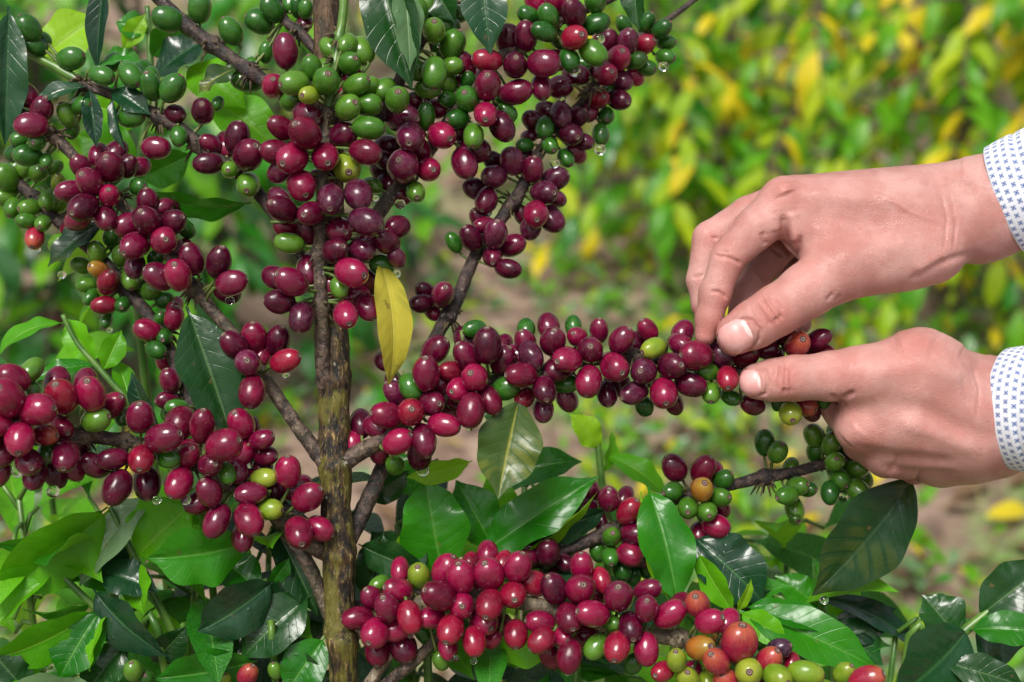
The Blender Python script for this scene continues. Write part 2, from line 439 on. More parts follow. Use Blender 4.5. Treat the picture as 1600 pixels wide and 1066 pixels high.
# ------------------------------------------------------------------ the ground
def ground_h(x, y):
    h = 0.035 * mnoise.noise(Vector((x * 0.9, y * 0.9, 1))) + 0.02 * mnoise.noise(Vector((x * 4, y * 4, 5)))
    if y > 1.3:                                         # the slope of the plantation
        s = min(y - 1.3, 5.0)
        h += 0.25 * s - 0.25 * 0.35 * (1 - math.exp(-s / 0.35))
    if y > 6.3: h += (y - 6.3) * 0.22
    return h
def axis(lo, hi, near_lo, near_hi, dn, grow):
    a = [near_lo]; s = dn
    while a[-1] > lo: s *= grow; a.append(a[-1] - s)
    b = [near_lo]
    while b[-1] < near_hi: b.append(b[-1] + dn)
    s = dn
    while b[-1] < hi: s *= grow; b.append(b[-1] + s)
    return sorted(a[1:]) + b
gx, gy = axis(-90, 90, -2.4, 2.4, 0.05, 1.18), axis(-30, 160, 0.2, 5.0, 0.05, 1.18)
gv = [(x, y, ground_h(x, y) + (0.012 * mnoise.noise(Vector((x * 13, y * 13, 2))) if abs(x) < 3 and 0 < y < 6 else 0)) for y in gy for x in gx]
nx = len(gx)
gf = [(j * nx + i, j * nx + i + 1, (j + 1) * nx + i + 1, (j + 1) * nx + i) for j in range(len(gy) - 1) for i in range(nx - 1)]
k = NT('soil_and_turf')
oc = k.coord('Object')
n1, n2, n3 = k.noise(oc, 1.7, 4, 0.6), k.noise(oc, 14, 6, 0.65), k.noise(oc, 60, 5, 0.7)
soil = k.mix(k.ramp(n2, 0.35, 0.65), (0.15, 0.095, 0.07), (0.36, 0.255, 0.195))
soil = k.mix(k.math('MULTIPLY', k.ramp(n3, 0.55, 0.75), 0.6), soil, (0.42, 0.32, 0.24))
turf = k.mix(k.ramp(n3, 0.35, 0.65), (0.07, 0.19, 0.03), (0.22, 0.36, 0.09))
col = k.mix(k.ramp(k.math('ADD', n1, k.math('MULTIPLY', n2, 0.5)), 0.76, 0.92), soil, turf)
b = k.n('BsdfPrincipled', Base_Color=col, Roughness=0.9)
k.set(b.inputs['Normal'], k.bump(n3, 0.8, 0.012))
M_SOIL = k.done(b)
g = link('ground', mesh('ground', gv, gf, [M_SOIL]))
g['kind'] = 'structure'

# ------------------------------------------------------------------ coffee shrubs of the plantation behind
TPL = []
for i in range(8):
    r = random.Random(i)
    P, F, uv = leaf_arrays(1.0, r.uniform(0.34, 0.42), bend=r.uniform(0.5, 1.3), fold=r.uniform(0.1, 0.4), wave=0.09, twist=r.uniform(-0.6, 0.6), nu=14, nv=4, seed=i, quilt=0.0, waves=2)
    TPL.append((P, F, uv))
TPL_ME = {}
def tpl_mesh(i, m):
    if (i, m) not in TPL_ME:
        P, F, uv = TPL[i]
        TPL_ME[(i, m)] = mesh('leaf', P, F, [LF[m]], uv=uv)
    return TPL_ME[(i, m)]
class LeafMass:
    """leaves too many to hold one by one, joined into one mesh"""
    def __init__(s): s.v, s.f, s.uv, s.mi, s.n, s.mats = [], [], [], [], 0, []
    def add(s, i, M, m):
        P, F, uv = TPL[i]
        A = np.array(M)
        s.v.append(P @ A[:3, :3].T + A[:3, 3]); s.f.append(F + s.n); s.uv.append(uv)
        if m not in s.mats: s.mats.append(m)
        s.mi.append(np.full(len(F), s.mats.index(m))); s.n += len(P)
    def build(s, name, parent=None):
        if not s.n: return None
        o = link(name, mesh(name, np.concatenate(s.v), np.concatenate(s.f), [LF[m] for m in s.mats], np.concatenate(s.mi), uv=np.concatenate(s.uv)), parent)
        o['kind'] = 'stuff'
        return o
def leaf_matrix(p, d, n, L):
    y = d.normalized()
    n = n - y * n.dot(y)
    if n.length < 1e-3: n = Vector((0.3, -0.5, 0.8)) - y * y.dot(Vector((0.3, -0.5, 0.8)))
    n.normalize(); x = y.cross(n)
    M = Matrix.Identity(4)
    for c, a in enumerate((x, y, n)):
        for rr in range(3): M[rr][c] = a[rr] * L
    M.translation = p
    return M
def pick(r, pal):
    q = r.random() * sum(w for _, w in pal)
    for m, w_ in pal:
        q -= w_
        if q <= 0: return m
    return pal[-1][0]
def shrub(x, y, h, rad, pairs, pal, label, droop=0.7, leafL=0.13, singles=22, seed=0, group='coffee shrubs in the rows behind', name='coffee_shrub', berries=0):
    r = random.Random(seed)
    z0 = ground_h(x, y) - 0.01
    t = thing(name, label, 'shrub', (x, y, z0), group)
    pts = [Vector((x + 0.03 * math.sin(i * 1.3 + seed), y + 0.03 * math.cos(i * 1.7 + seed), z0 + h * i / 6)) for i in range(7)]
    v, f = tube(pts, [0.017 * (1 - 0.11 * i) for i in range(7)], 8, sub=2)
    link('trunk', mesh('trunk', v, f, [M_TWIG]), t)
    tw = Joined(); mass = LeafMass(); spots = []
    nb = max(5, int(pairs))
    for i in range(nb):
        q = (i + 0.5) / nb
        zz = z0 + h * (0.25 + 0.75 * q)
        a = i * 2.4 + r.uniform(-0.4, 0.4)
        ln = rad * (1.15 - 0.65 * q) * r.uniform(0.8, 1.15)
        d = Vector((math.cos(a), math.sin(a), 0))
        bp = [Vector((x, y, zz)) + d * ln * u_ + Vector((0, 0, ln * (0.28 * u_ - (0.25 + 0.6 * droop) * u_ * u_))) for u_ in (0, .25, .5, .75, 1)]
        v, f = tube(bp, [0.006, 0.005, 0.0042, 0.0032, 0.002], 5)
        tw.add(v, f)
        for j in range(2, 9):
            u_ = j / 8
            k_ = min(3, int(u_ * 4)); c = bp[k_].lerp(bp[k_ + 1], u_ * 4 - k_) if k_ < 4 else bp[4]
            for sgn in (-1, 1):
                if r.random() < 0.12: continue
                side = Vector((-d.y, d.x, 0)) * sgn
                dr = (d * r.uniform(0.1, 0.6) + side * r.uniform(0.25, 0.9) + Vector((0, 0, -droop * r.uniform(0.5, 1.9) + 0.12)))
                L = leafL * r.uniform(0.65, 1.2)
                M = leaf_matrix(c, dr, Vector((r.uniform(-.4, .4), r.uniform(-.9, 0), 1.0)), L)
                spots.append((c.y - 0.3 * c.z + r.random() * 0.15, M, pick(r, pal), r.randrange(8)))
        if berries and r.random() < berries:
            for j in range(7):
                u_ = r.uniform(.3, .8); k_ = int(u_ * 4); c = bp[k_].lerp(bp[k_ + 1], u_ * 4 - k_)
                o = link('coffee_cherry', BERRY_FAR, t, Matrix.Translation(c + Vector((r.uniform(-.02, .02), r.uniform(-.02, .02), r.uniform(-.03, .01)))) @ Matrix.Scale(0.0075, 4))
    spots.sort(key=lambda s: s[0] - (0.25 if s[2] in ('byel', 'byg') else 0))
    for n_, (_, M, m, i) in enumerate(spots):
        if n_ < singles: link('leaf', tpl_mesh(i, m), t, M)
        else: mass.add(i, M, m)
    tw.build('twigs', [M_TWIG], t, 'stuff')
    mass.build('foliage', t)
    return t

def px_ground(xp, dist):
    """world x of photo column xp at a horizontal distance"""
    return (xp - 800) / 1600 * 0.72 * dist * 1.02

# berry mesh: an ellipsoid (long axis z, half length 1) with a small rimmed navel at its tip and a short stalk
def cherry_mesh(name, mats, seg=22, rings=15, b=0.80, seed=0, pow_=1.0, stalk=True):
    r = random.Random(seed)
    V, F, MI = [], [], []
    prof = []
    for i in range(1, rings):
        th = math.pi * i / rings
        zz = -math.cos(th); rr = math.sin(th) ** pow_
        if zz > 0.955: break
        prof.append((zz, rr * b, 0))
    zt = prof[-1][0]; rt = prof[-1][1]
    prof += [(0.968, 0.195, 0), (0.984, 0.140, 1), (1.002, 0.115, 1), (0.998, 0.095, 1), (0.965, 0.075, 1), (0.960, 0.045, 1), (0.985, 0.03, 1)]
    if prof[-8][1] < 0.21: prof.pop(-8)
    pre = []
    if stalk: pre = [(-1.22, 0.085, 2), (-1.05, 0.075, 2), (-0.985, 0.10, 2)]
    allp = pre + prof
    ph = r.random() * 6
    for zz, rr, s in allp:
        for j in range(seg):
            a = 2 * math.pi * j / seg
            lob = 1 + 0.018 * math.cos(2 * a + ph) + 0.012 * math.cos(3 * a + 2 * ph) + 0.050 * mnoise.noise(Vector((math.cos(a) * 1.3 + seed, math.sin(a) * 1.3, zz * 1.4)))
            if s: lob = 1
            V.append((rr * lob * math.cos(a), rr * lob * math.sin(a), zz))
    n = len(allp)
    for i in range(n - 1):
        for j in range(seg):
            j2 = (j + 1) % seg
            F.append((i * seg + j, i * seg + j2, (i + 1) * seg + j2, (i + 1) * seg + j))
            MI.append({0: 0, 1: 1, 2: 2}[max(allp[i][2], allp[i + 1][2]) if allp[i + 1][2] != 0 else 0])
    F.append(tuple((n - 1) * seg + j for j in range(seg))); MI.append(1)
    F.append(tuple(seg - 1 - j for j in range(seg))); MI.append(2 if stalk else 0)
    return mesh(name, V, F, mats, MI)
CM = {c: [cherry_mesh('coffee_cherry', [CH[c], M_NAVEL, M_STALK], b=(0.70, 0.74, 0.78)[i], seed=i * 7 + ord(c), pow_=(0.95, 1.0, 0.9)[i]) for i in range(3)] for c in CH}
BERRY_FAR = cherry_mesh('coffee_cherry', [CH['R'], M_NAVEL, M_STALK], seg=10, rings=8, stalk=False)

GRN = [('bgreen', 5), ('byg', 3.2), ('byel', 0.4), ('mid', 0.8)]
YEL = [('bgreen', 3.2), ('byg', 4.4), ('byel', 2.0), ('mid', 0.4)]
DRK = [('shade', 5), ('mid', 3.0), ('bgreen', 2.6), ('dark', 0.6)]  # left shrubs: their shade is put in through darker leaf colours
rows = [
 # photo column, distance, height, radius, tiers, palette, label, seed, berries
 (1045, 3.25, 0.62, 0.28, 12, YEL, 'bushy coffee shrub with bright yellow leaves just right of the berry branch tips', 3, 0),
 (1240, 3.3, 0.78, 0.40, 15, YEL, 'coffee shrub with drooping green and golden leaves above the picking hand', 8, 0.5),
 (1480, 3.1, 0.80, 0.40, 15, YEL, 'drooping coffee shrub with yellow leaves above the upper shirt cuff', 15, 0.3),
 (1680, 2.9, 0.90, 0.42, 14, YEL, 'tall yellowing coffee shrub cut off by the right edge', 22, 0),
 (1120, 4.0, 0.95, 0.45, 15, GRN, 'green coffee shrub in the second row left of the golden shrub', 31, 0.2),
 (1380, 4.1, 0.95, 0.48, 15, YEL, 'yellow green coffee shrub in the second row between two golden shrubs', 37, 0.2),
 (905, 3.7, 0.75, 0.36, 13, GRN, 'fresh green coffee shrub behind the upper right berry clusters', 41, 0),
 (1600, 4.3, 1.1, 0.50, 14, GRN, 'green coffee shrub in the third row near the right edge', 52, 0),
 (760, 5.0, 0.9, 0.52, 14, GRN, 'light green coffee shrub far back above the bare soil', 57, 0),
 (1000, 5.2, 1.0, 0.55, 14, GRN, 'pale green coffee shrub in the far row behind the upper clusters', 63, 0),
 (1270, 5.3, 1.2, 0.58, 14, GRN, 'coffee shrub in the far row above the picking hand', 69, 0),
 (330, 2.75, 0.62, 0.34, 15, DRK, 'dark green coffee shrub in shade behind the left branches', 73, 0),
 (90, 2.7, 0.80, 0.34, 14, DRK, 'shaded green coffee shrub behind the left edge clusters', 79, 0.5),
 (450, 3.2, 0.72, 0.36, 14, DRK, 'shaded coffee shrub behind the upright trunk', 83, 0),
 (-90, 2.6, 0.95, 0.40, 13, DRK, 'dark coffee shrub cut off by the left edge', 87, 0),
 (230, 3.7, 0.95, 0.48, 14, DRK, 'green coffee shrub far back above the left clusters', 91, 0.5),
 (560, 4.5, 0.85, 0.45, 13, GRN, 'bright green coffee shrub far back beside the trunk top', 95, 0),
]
for (xp, dist, h, rad, tiers, pal, lab, sd, br) in rows:
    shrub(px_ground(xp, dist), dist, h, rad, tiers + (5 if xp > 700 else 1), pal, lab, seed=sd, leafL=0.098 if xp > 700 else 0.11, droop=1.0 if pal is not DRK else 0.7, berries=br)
far_lab = 'distant coffee shrub on the rise, one of a blurred green row'
for i in range(9):
    dist = 6.4 + (i % 2) * 1.2 + random.uniform(-.3, .3)
    xp = -60 + i * 215 + random.uniform(-30, 30)
    shrub(px_ground(xp, dist), dist, random.uniform(1.3, 1.6), 0.65, 12, GRN if i % 3 else YEL, far_lab, seed=200 + i, leafL=0.17, droop=0.9, singles=0, group='distant coffee shrubs on the rise')

# weeds, grass and litter on the ground
wd = LeafMass(); r = random.Random(5)
for i in range(4600):
    dist = 1.3 + 4.4 * r.random() ** 1.25
    xp = r.uniform(-150, 1750)
    x, y = px_ground(xp, dist), dist
    dens = 0.5 + 0.9 * mnoise.noise(Vector((x * 1.5, y * 1.5, 9))) + (0.22 if xp > 800 else -0.10)
    if 520 < xp < 900 and dist > 2.2: dens -= 0.32
    if xp > 1250 and 1.6 < dist < 2.7: dens -= 0.40
    if r.random() > dens: continue
    z = ground_h(x, y)
    for q in range(r.randint(2, 6)):
        a = r.uniform(0, 6.283)
        L = r.uniform(0.02, 0.065)
        up = r.uniform(0.1, 1.2)
        m = pick(r, [('bgreen', 5), ('byg', 3), ('byel', 0.25 if xp < 1000 else 0.8), ('pale', 6), ('mid', 1)])
        wd.add(r.randrange(8), leaf_matrix(Vector((x + r.uniform(-.03, .03), y + r.uniform(-.03, .03), z + r.uniform(0, 0.09 if xp > 800 else 0.05))), Vector((math.cos(a), math.sin(a), up)), Vector((0, -.4, 1)), L), m)
wd.build('weeds')
gr = Joined()
for i in range(2600):
    dist = 1.2 + 3.5 * r.random() ** 1.3
    xp = r.uniform(-150, 1750)
    x, y = px_ground(xp, dist), dist
    if mnoise.noise(Vector((x * 1.7, y * 1.7, 4))) < -0.05: continue
    z = ground_h(x, y); a = r.uniform(0, 6.283); h = r.uniform(0.05, 0.16); b_ = r.uniform(0.2, 0.9) * h; wd_ = 0.0022
    c, s_ = math.cos(a), math.sin(a)
    vv = []
    for u_ in (0, 0.5, 1):
        cx, cy, cz = x + c * b_ * u_ * u_, y + s_ * b_ * u_ * u_, z + h * u_ * (1 - 0.25 * u_)
        ww = wd_ * (1 - 0.85 * u_)
        vv += [(cx - s_ * ww, cy + c * ww, cz), (cx + s_ * ww, cy - c * ww, cz)]
    gr.add(vv, [(0, 1, 3, 2), (2, 3, 5, 4)], mi=r.randrange(2))
gr.build('grass', [simple('grass_blade', (0.07, 0.20, 0.02), (0.16, 0.30, 0.04), 20, 0.5), simple('dry_grass_blade', (0.22, 0.20, 0.07), (0.34, 0.28, 0.12), 20, 0.6)], None, 'stuff')
lt = LeafMass()
for i in range(420):
    dist = 1.3 + 3.2 * r.random()
    x, y = px_ground(r.uniform(-100, 1700), dist), dist
    a = r.uniform(0, 6.283)
    lt.add(r.randrange(8), leaf_matrix(Vector((x, y, ground_h(x, y) + 0.008)), Vector((math.cos(a), math.sin(a), 0.1)), Vector((r.uniform(-.3, .3), r.uniform(-.3, .3), 1)), r.uniform(0.04, 0.1)), pick(r, [('brown', 6), ('byel', 0.5)]) if 'brown' in LF else 'byel')
lt.build('leaf_litter')
def ground_hit(x, y):
    d = (at(x, y, 0) - CC).normalized()
    t = 1.0
    while t < 40:
        p = CC + d * t
        if p.z < ground_h(p.x, p.y): return p
        t += 0.01
    return CC + d * t
hit = ground_hit(1580, 834)
fl = link('fallen_leaf', tpl_mesh(2, 'byel'), None, leaf_matrix(Vector((hit.x - .05, hit.y, hit.z + 0.03)), Vector((1, .1, .1)), Vector((0, -.6, 1)), 0.085))
tag(fl, 'yellow fallen leaf lying on the soil below the lower shirt cuff', 'leaf')

# ------------------------------------------------------------------ the coffee tree in focus
foot = at(540, 1066, 8)
foot = Vector((foot.x + 0.01, foot.y + 0.06, 0)); foot.z = ground_h(foot.x, foot.y) - 0.02
tree = thing('coffee_tree', 'coffee tree loaded with ripe cherries on a mossy upright trunk', 'coffee tree', foot)

def trunk_mesh():
    path = [(500, -420, 40, 5), (503, -300, 32, 12), (508, -120, 22, 20), (510, 0, 18, 24), (513, 150, 15, 25), (517, 330, 12, 25), (520, 480, 10, 26), (521, 560, 8, 31), (522, 590, 8, 30), (522, 640, 8, 28),
            (522, 705, 8, 29), (524, 735, 8, 31), (525, 790, 8, 27), (528, 850, 8, 31), (530, 880, 8, 31), (530, 940, 8, 28), (533, 985, 8, 31), (536, 1020, 8, 27), (538, 1075, 8, 26)]
    pts = [at(x, y, d) for x, y, d, r in path]; rad = [sz(r * 0.84) for *_, r in path]
    last = pts[-1]
    pts += [last.lerp(foot, 0.35) + Vector((0, -0.015, 0)), last.lerp(foot, 0.7) + Vector((0, -.008, 0)), foot]
    rad += [sz(29), sz(32), sz(38)]
    V, F = tube(pts, rad, 56, sub=12)
    out = []
    n = 56
    rings = [(at(521, 592, 8).z, .16), (at(530, 858, 8).z, .14), (at(533, 985, 8).z, .13), (at(522, 722, 8).z, .10), (at(515, 200, 14).z, .1), (at(519, 420, 10).z, .1)]
    cen = [sum((V[i * n + j] for j in range(n)), Vector()) / n for i in range(len(V) // n)]
    for i in range(len(V)):
        c = cen[i // n]; d = V[i] - c
        q = V[i]
        ridged = 1 - abs(mnoise.noise(Vector((q.x * 330, q.y * 330, q.z * 60))))
        e = 0.09 * mnoise.noise(q * 90) + 0.10 * (ridged - 0.6) + 0.06 * mnoise.noise(Vector((q.x * 700, q.y * 700, q.z * 160)))
        for rz_, ra_ in rings: e += ra_ * math.exp(-((q.z + 0.0015 * mnoise.noise(q * 120) - rz_) / 0.0032) ** 2) * (0.6 + 0.8 * mnoise.noise(q * 200))
        out.append(c + d * (1 + e))
    return mesh('trunk', out, F, [M_BARK])
trunk = link('trunk', trunk_mesh(), tree)

CHERRY_COUNT = [0]
def closest(P, q):
    best = (1e9, P[0], 0)
    for i in range(len(P) - 1):
        a, b = P[i], P[i + 1]
        ab = b - a
        u = max(0, min(1, (q - a).dot(ab) / max(ab.length_squared, 1e-12)))
        c = a + ab * u
        if (q - c).length < best[0]: best = ((q - c).length, c, i + u)
    return best
def branch(pts, rads, cherries, bark, label=None, seg=12, bump=0.10, nodes=(), lead=None, parent=None, remap={}):
    """pts: (photo x, photo y, depth); cherries: 'x y size colour [angle [f [layer]]]' per line, layer 0 behind the stem, 1 beside, 2 in front, 3 foremost"""
    P = [at(*p) for p in pts]
    R = [sz(r, p[2]) for r, p in zip(rads, pts)]
    P2, R2 = [], []
    for i in range(len(P) - 1):
        p0, p1, p2, p3 = P[max(i - 1, 0)], P[i], P[i + 1], P[min(i + 2, len(P) - 1)]
        for s in range(10):
            t = s / 10
            P2.append(0.5 * ((2 * p1) + (p2 - p0) * t + (2 * p0 - 5 * p1 + 4 * p2 - p3) * t * t + (3 * p1 - p0 - 3 * p2 + p3) * t ** 3))
            R2.append(R[i] + (R[i + 1] - R[i]) * t)
    P2.append(P[-1]); R2.append(R[-1])
    for nx_, ny_, nd_ in nodes:                           # swollen nodes
        q = at(nx_, ny_, nd_)
        for i, p in enumerate(P2):
            R2[i] *= 1 + 0.45 * math.exp(-((p - q).length / sz(9)) ** 2)
    V, F = tube(P2, R2, seg, bump=bump, bfreq=260, seed=len(pts))
    br = link('branch', mesh('branch', V, F, [bark]), parent or tree)
    if label: br['label'] = label
    items = []
    rr = random.Random(int(pts[0][0] * 7 + pts[0][1]))
    flat = [(p[0], p[1], p[2]) for p in pts]
    def stem_at(x, y):
        best = (1e9, 0, 0, 0)
        for i in range(len(flat) - 1):
            ax, ay, ad = flat[i]; bx, by, bd = flat[i + 1]
            dx, dy = bx - ax, by - ay
            u = max(0, min(1, ((x - ax) * dx + (y - ay) * dy) / max(dx * dx + dy * dy, 1e-6)))
            cx, cy = ax + dx * u, ay + dy * u
            d2 = math.hypot(x - cx, y - cy)
            if d2 < best[0]: best = (d2, cx, cy, ad + (bd - ad) * u)
        return best
    for n_, ln in enumerate([l for l in cherries.replace(';', '\n').split('\n') if l.strip()]):
        q = ln.split()
        x, y, L, c = float(q[0]), float(q[1]), float(q[2]), q[3]
        c = remap.get(c, c)
        ang = float(q[4]) if len(q) > 4 and q[4] != '-' else None
        f = float(q[5]) if len(q) > 5 and q[5] != '-' else None
        lay = int(q[6]) if len(q) > 6 else 1
        d2, cx, cy, cd = stem_at(x, y)
        if ang is None:
            ang = math.degrees(math.atan2(-(y - cy), x - cx)) + rr.uniform(-35, 35)
            if f is None: f = rr.uniform(0.5, 0.95) if lay else 0.9
        if f is None: f = 0.88
        z = {0: -20, 1: 10, 2: 30, 3: 44}[lay] * (L / 46) + n_ * 0.05
        if lay == 1: z *= max(0.2, 1 - d2 / 45)
        a = (1.0 if c in 'Ggy' else 1.04) * L / 2 / math.sqrt(f * f + 0.58 * (1 - f * f))
        items.append([x, y, L, c, ang, f, z, cd, lay, cx, cy, a])
    N = len(items)
    for it in range(60):                                    # push overlapping cherries apart in depth only
        moved = 0
        for i in range(N):
            for j in range(i):
                A, B = items[i], items[j]
                d2 = (A[0] - B[0]) ** 2 + (A[1] - B[1]) ** 2
                need = (0.80 * 0.88 * (A[11] + B[11])) ** 2
                if d2 >= need: continue
                gap = math.sqrt(need - d2)
                dz = (A[6] - A[7]) - (B[6] - B[7])
                if abs(dz) < gap:
                    s = 1 if dz >= 0 else -1
                    m = (gap - abs(dz)) * 0.5
                    A[6] += s * m * 0.5; B[6] -= s * m * 0.5; moved += 1
        for A in items: A[6] = max(-62, min(80, A[6]))
        if not moved: break
    st = Joined()
    for x, y, L, c, ang, f, z, cd, lay, cx, cy, a in items:
        d = cd - z
        pos = at(x, y, d)
        fz = math.sqrt(max(0, 1 - f * f)) * (1 if lay >= 1 else -1)
        ax = (RIGHT * math.cos(math.radians(ang)) * f + UP * math.sin(math.radians(ang)) * f + TOCAM * fz).normalized()
        q = ax.to_track_quat('Z', 'Y').to_matrix() @ Matrix.Rotation(rr.uniform(0, 6.28), 3, 'Z')
        al = sz(a, d)
        o = link('coffee_cherry', rr.choice(CM[c]), br, Matrix.Translation(pos) @ q.to_4x4() @ Matrix.Diagonal((al * rr.uniform(.93, 1.04), al * rr.uniform(.93, 1.04), al * rr.uniform(.97, 1.04), 1)))
        CHERRY_COUNT[0] += 1
        b0 = pos - ax * al * 1.15
        _, cpt, _ = closest(P2, b0)
        if (cpt - b0).length < sz(95):
            midp = b0.lerp(cpt, 0.5) - ax * sz(5)
            v, f_ = tube([b0, midp, cpt], [sz(2.6), sz(2.4), sz(3.2)], 6, sub=3)
            st.add(v, f_)
    for nx_, ny_, nd_ in nodes:                            # withered flower bits and stipules at the nodes
        q = at(nx_, ny_, nd_)
        for _ in range(16):
            d = Vector((rr.uniform(-1, 1), rr.uniform(-1, 1), rr.uniform(-1, 1))).normalized()
            l = sz(rr.uniform(12, 26))
            p1 = q + d * sz(6)
            v, f_ = tube([p1, p1 + d * l * .5 + Vector((0, 0, -.1 * l)), p1 + d * l + Vector((0, 0, -.4 * l))], [sz(2.2), sz(2.6), sz(0.8)], 5, bump=.3, bfreq=900)
            st.add(v, f_, 1)
    if st.v: st.build('cherry_stalks', [M_STALK, M_WITHER], br, 'stuff')
    return br

# --- upright shoot in front of the trunk, with the big central cluster
b1a = branch([(540, -60, -30), (536, 20, -32), (530, 60, -34), (524, 98, -36), (516, 150, -38), (511, 186, -38)], [7, 7, 7, 7, 7, 7], '', M_SHOOT, nodes=[(530, 60, -34), (524, 98, -36)])
b1 = branch([(513, 168, -38), (511, 185, -38), (506, 250, -36), (502, 345, -34), (500, 400, -33), (502, 480, -26), (504, 545, -20), (506, 590, -10), (509, 612, 2)],
 [9, 10, 9, 10, 11, 11, 12, 13, 10], '''
457 157 44 G 200 .8 0; 515 75 40 G 130 .8 0; 542 70 38 G 60 .8 0; 564 80 50 G 120 .9 0; 506 106 34 G 90 .7 0
540 146 32 r - - 0; 550 118 32 m - - 0; 576 134 36 G 30 .8 0
487 107 42 G 100 .85 1; 460 130 50 G 195 .75 2; 546 99 40 G 20 .55 1; 510 127 44 G 50 .35 3; 483 149 34 y 200 .45 3; 557 133 48 G 20 .85 1
544 168 44 G 20 .55 2; 575 164 46 G 0 .95 1; 600 140 42 G 60 .8 0; 621 156 44 G 70 .35 1; 576 200 52 G -5 .97 2
480 180 50 m -30 .8 1; 440 200 46 r 150 .8 1; 477 208 54 r 140 .5 3; 432 238 50 r 170 .9 1; 457 247 54 r -130 .5 3; 437 268 42 p -140 .8 0
508 245 52 r -60 .5 2; 536 212 46 m 20 .7 1; 571 238 54 r -15 .9 2; 542 262 50 y -60 .4 1
471 290 50 r -60 .7 2; 502 282 44 m - - 0; 517 311 50 p -85 .6 3; 560 304 52 p -70 .8 2; 441 327 48 m 150 .6 2; 436 310 40 p 140 .8 0
486 334 44 m -150 .3 3; 572 346 58 p -20 .85 3; 450 357 46 r -20 .8 0; 480 362 42 m -70 .8 0; 530 360 46 m -20 .5 1
566 390 44 p -20 .8 1; 524 392 46 m 20 .6 2; 452 380 48 G 170 .97 1; 549 426 56 r -15 .75 3; 572 440 48 m -40 .8 0; 530 450 38 G -65 .95 2; 517 452 40 m -90 .8 0
482 422 52 m 92 .9 0; 455 440 54 m 150 .75 2; 430 434 44 m 150 .9 0; 437 471 48 m 175 .9 2; 471 496 48 p -95 .85 2; 540 492 48 r -60 .6 3; 574 480 46 m -60 .85 1; 557 462 42 m - - 0
582 374 38 r - - 0; 552 350 40 m - - 0; 605 378 42 m -30 .6 0; 621 355 40 m 20 .7 0; 620 403 34 p -60 .7 0; 597 414 42 g -10 .9 0
''', M_TWIG, nodes=[(511, 178, -38), (500, 350, -34), (500, 394, -33), (501, 478, -26)])

# --- top left dark branch with large green cherries
b2 = branch([(210, -40, 70), (252, 2, 66), (300, 46, 62), (342, 78, 58), (400, 117, 46), (440, 145, 36), (500, 190, 12)], [9, 10, 11, 11, 11, 11, 10], '''
262 30 50 g 165 .9 1; 312 12 48 g 85 .9 1; 292 46 30 g -40 .8 0; 361 49 48 g 120 .9 1; 406 34 48 g 160 .92 1; 425 15 44 g 125 .9 1; 365 107 30 g 160 .8 0; 386 127 50 g -5 .95 0
452 4 40 g 100 .8 0; 393 100 26 g 60 .8 0
''', M_TWIGD, nodes=[(330, 70, 59), (392, 112, 48)])
b2b = branch([(425, -30, 60), (442, 26, 52), (468, 52, 44), (490, 74, 34), (508, 95, 20)], [7, 8, 8, 9, 9], '''
446 80 56 m 92 .97 3; 427 135 40 r 60 .3 3; 416 82 36 g -100 .9 0; 465 12 32 g 90 .8 1; 478 15 32 g 80 .8 1; 476 38 32 m - - 0
''', M_TWIGD, nodes=[(466, 50, 44)])

# --- upper left branch
b5 = branch([(118, 122, 66), (135, 134, 62), (185, 152, 58), (240, 178, 52), (290, 208, 46), (325, 240, 42), (380, 277, 34), (425, 330, 26), (470, 400, 18), (505, 470, 12)],
 [7, 8, 8, 10, 11, 11, 10, 10, 9, 9], '''
45 45 46 g 120 .9 1; 54 72 40 g 160 .9 1; 68 62 32 g 140 .8 0; 111 92 50 g 10 .95 1; 159 118 46 g -20 .93 2; 176 98 36 g 60 .8 0; 204 117 50 g -50 .9 2; 220 112 40 g 60 .8 0
236 135 46 g 100 .75 2; 236 120 34 g 90 .8 0; 270 138 52 g 50 .93 2; 205 183 46 g 0 .95 1; 105 180 42 G 110 .85 1; 128 165 40 g 0 .85 1; 113 202 34 g - - 0
279 213 36 g -80 .9 2; 274 178 36 m -20 .8 1; 317 174 42 m 60 .3 2; 340 162 26 g - - 0; 244 231 46 m -3 .97 1; 330 225 36 m 150 .8 1; 325 256 46 m 182 .95 2
360 265 30 G -90 .2 2; 371 216 52 m 78 .9 2; 354 226 46 r 100 .8 0; 388 242 50 m 35 .65 3; 388 289 40 G -85 .5 2
''', M_TWIGD, nodes=[(130, 132, 62), (250, 183, 52), (310, 225, 44)])

b5a = branch([(-30, 38, 88), (40, 80, 78), (90, 107, 70), (132, 132, 62)], [6, 7, 7.5, 8], '', M_SHOOT)
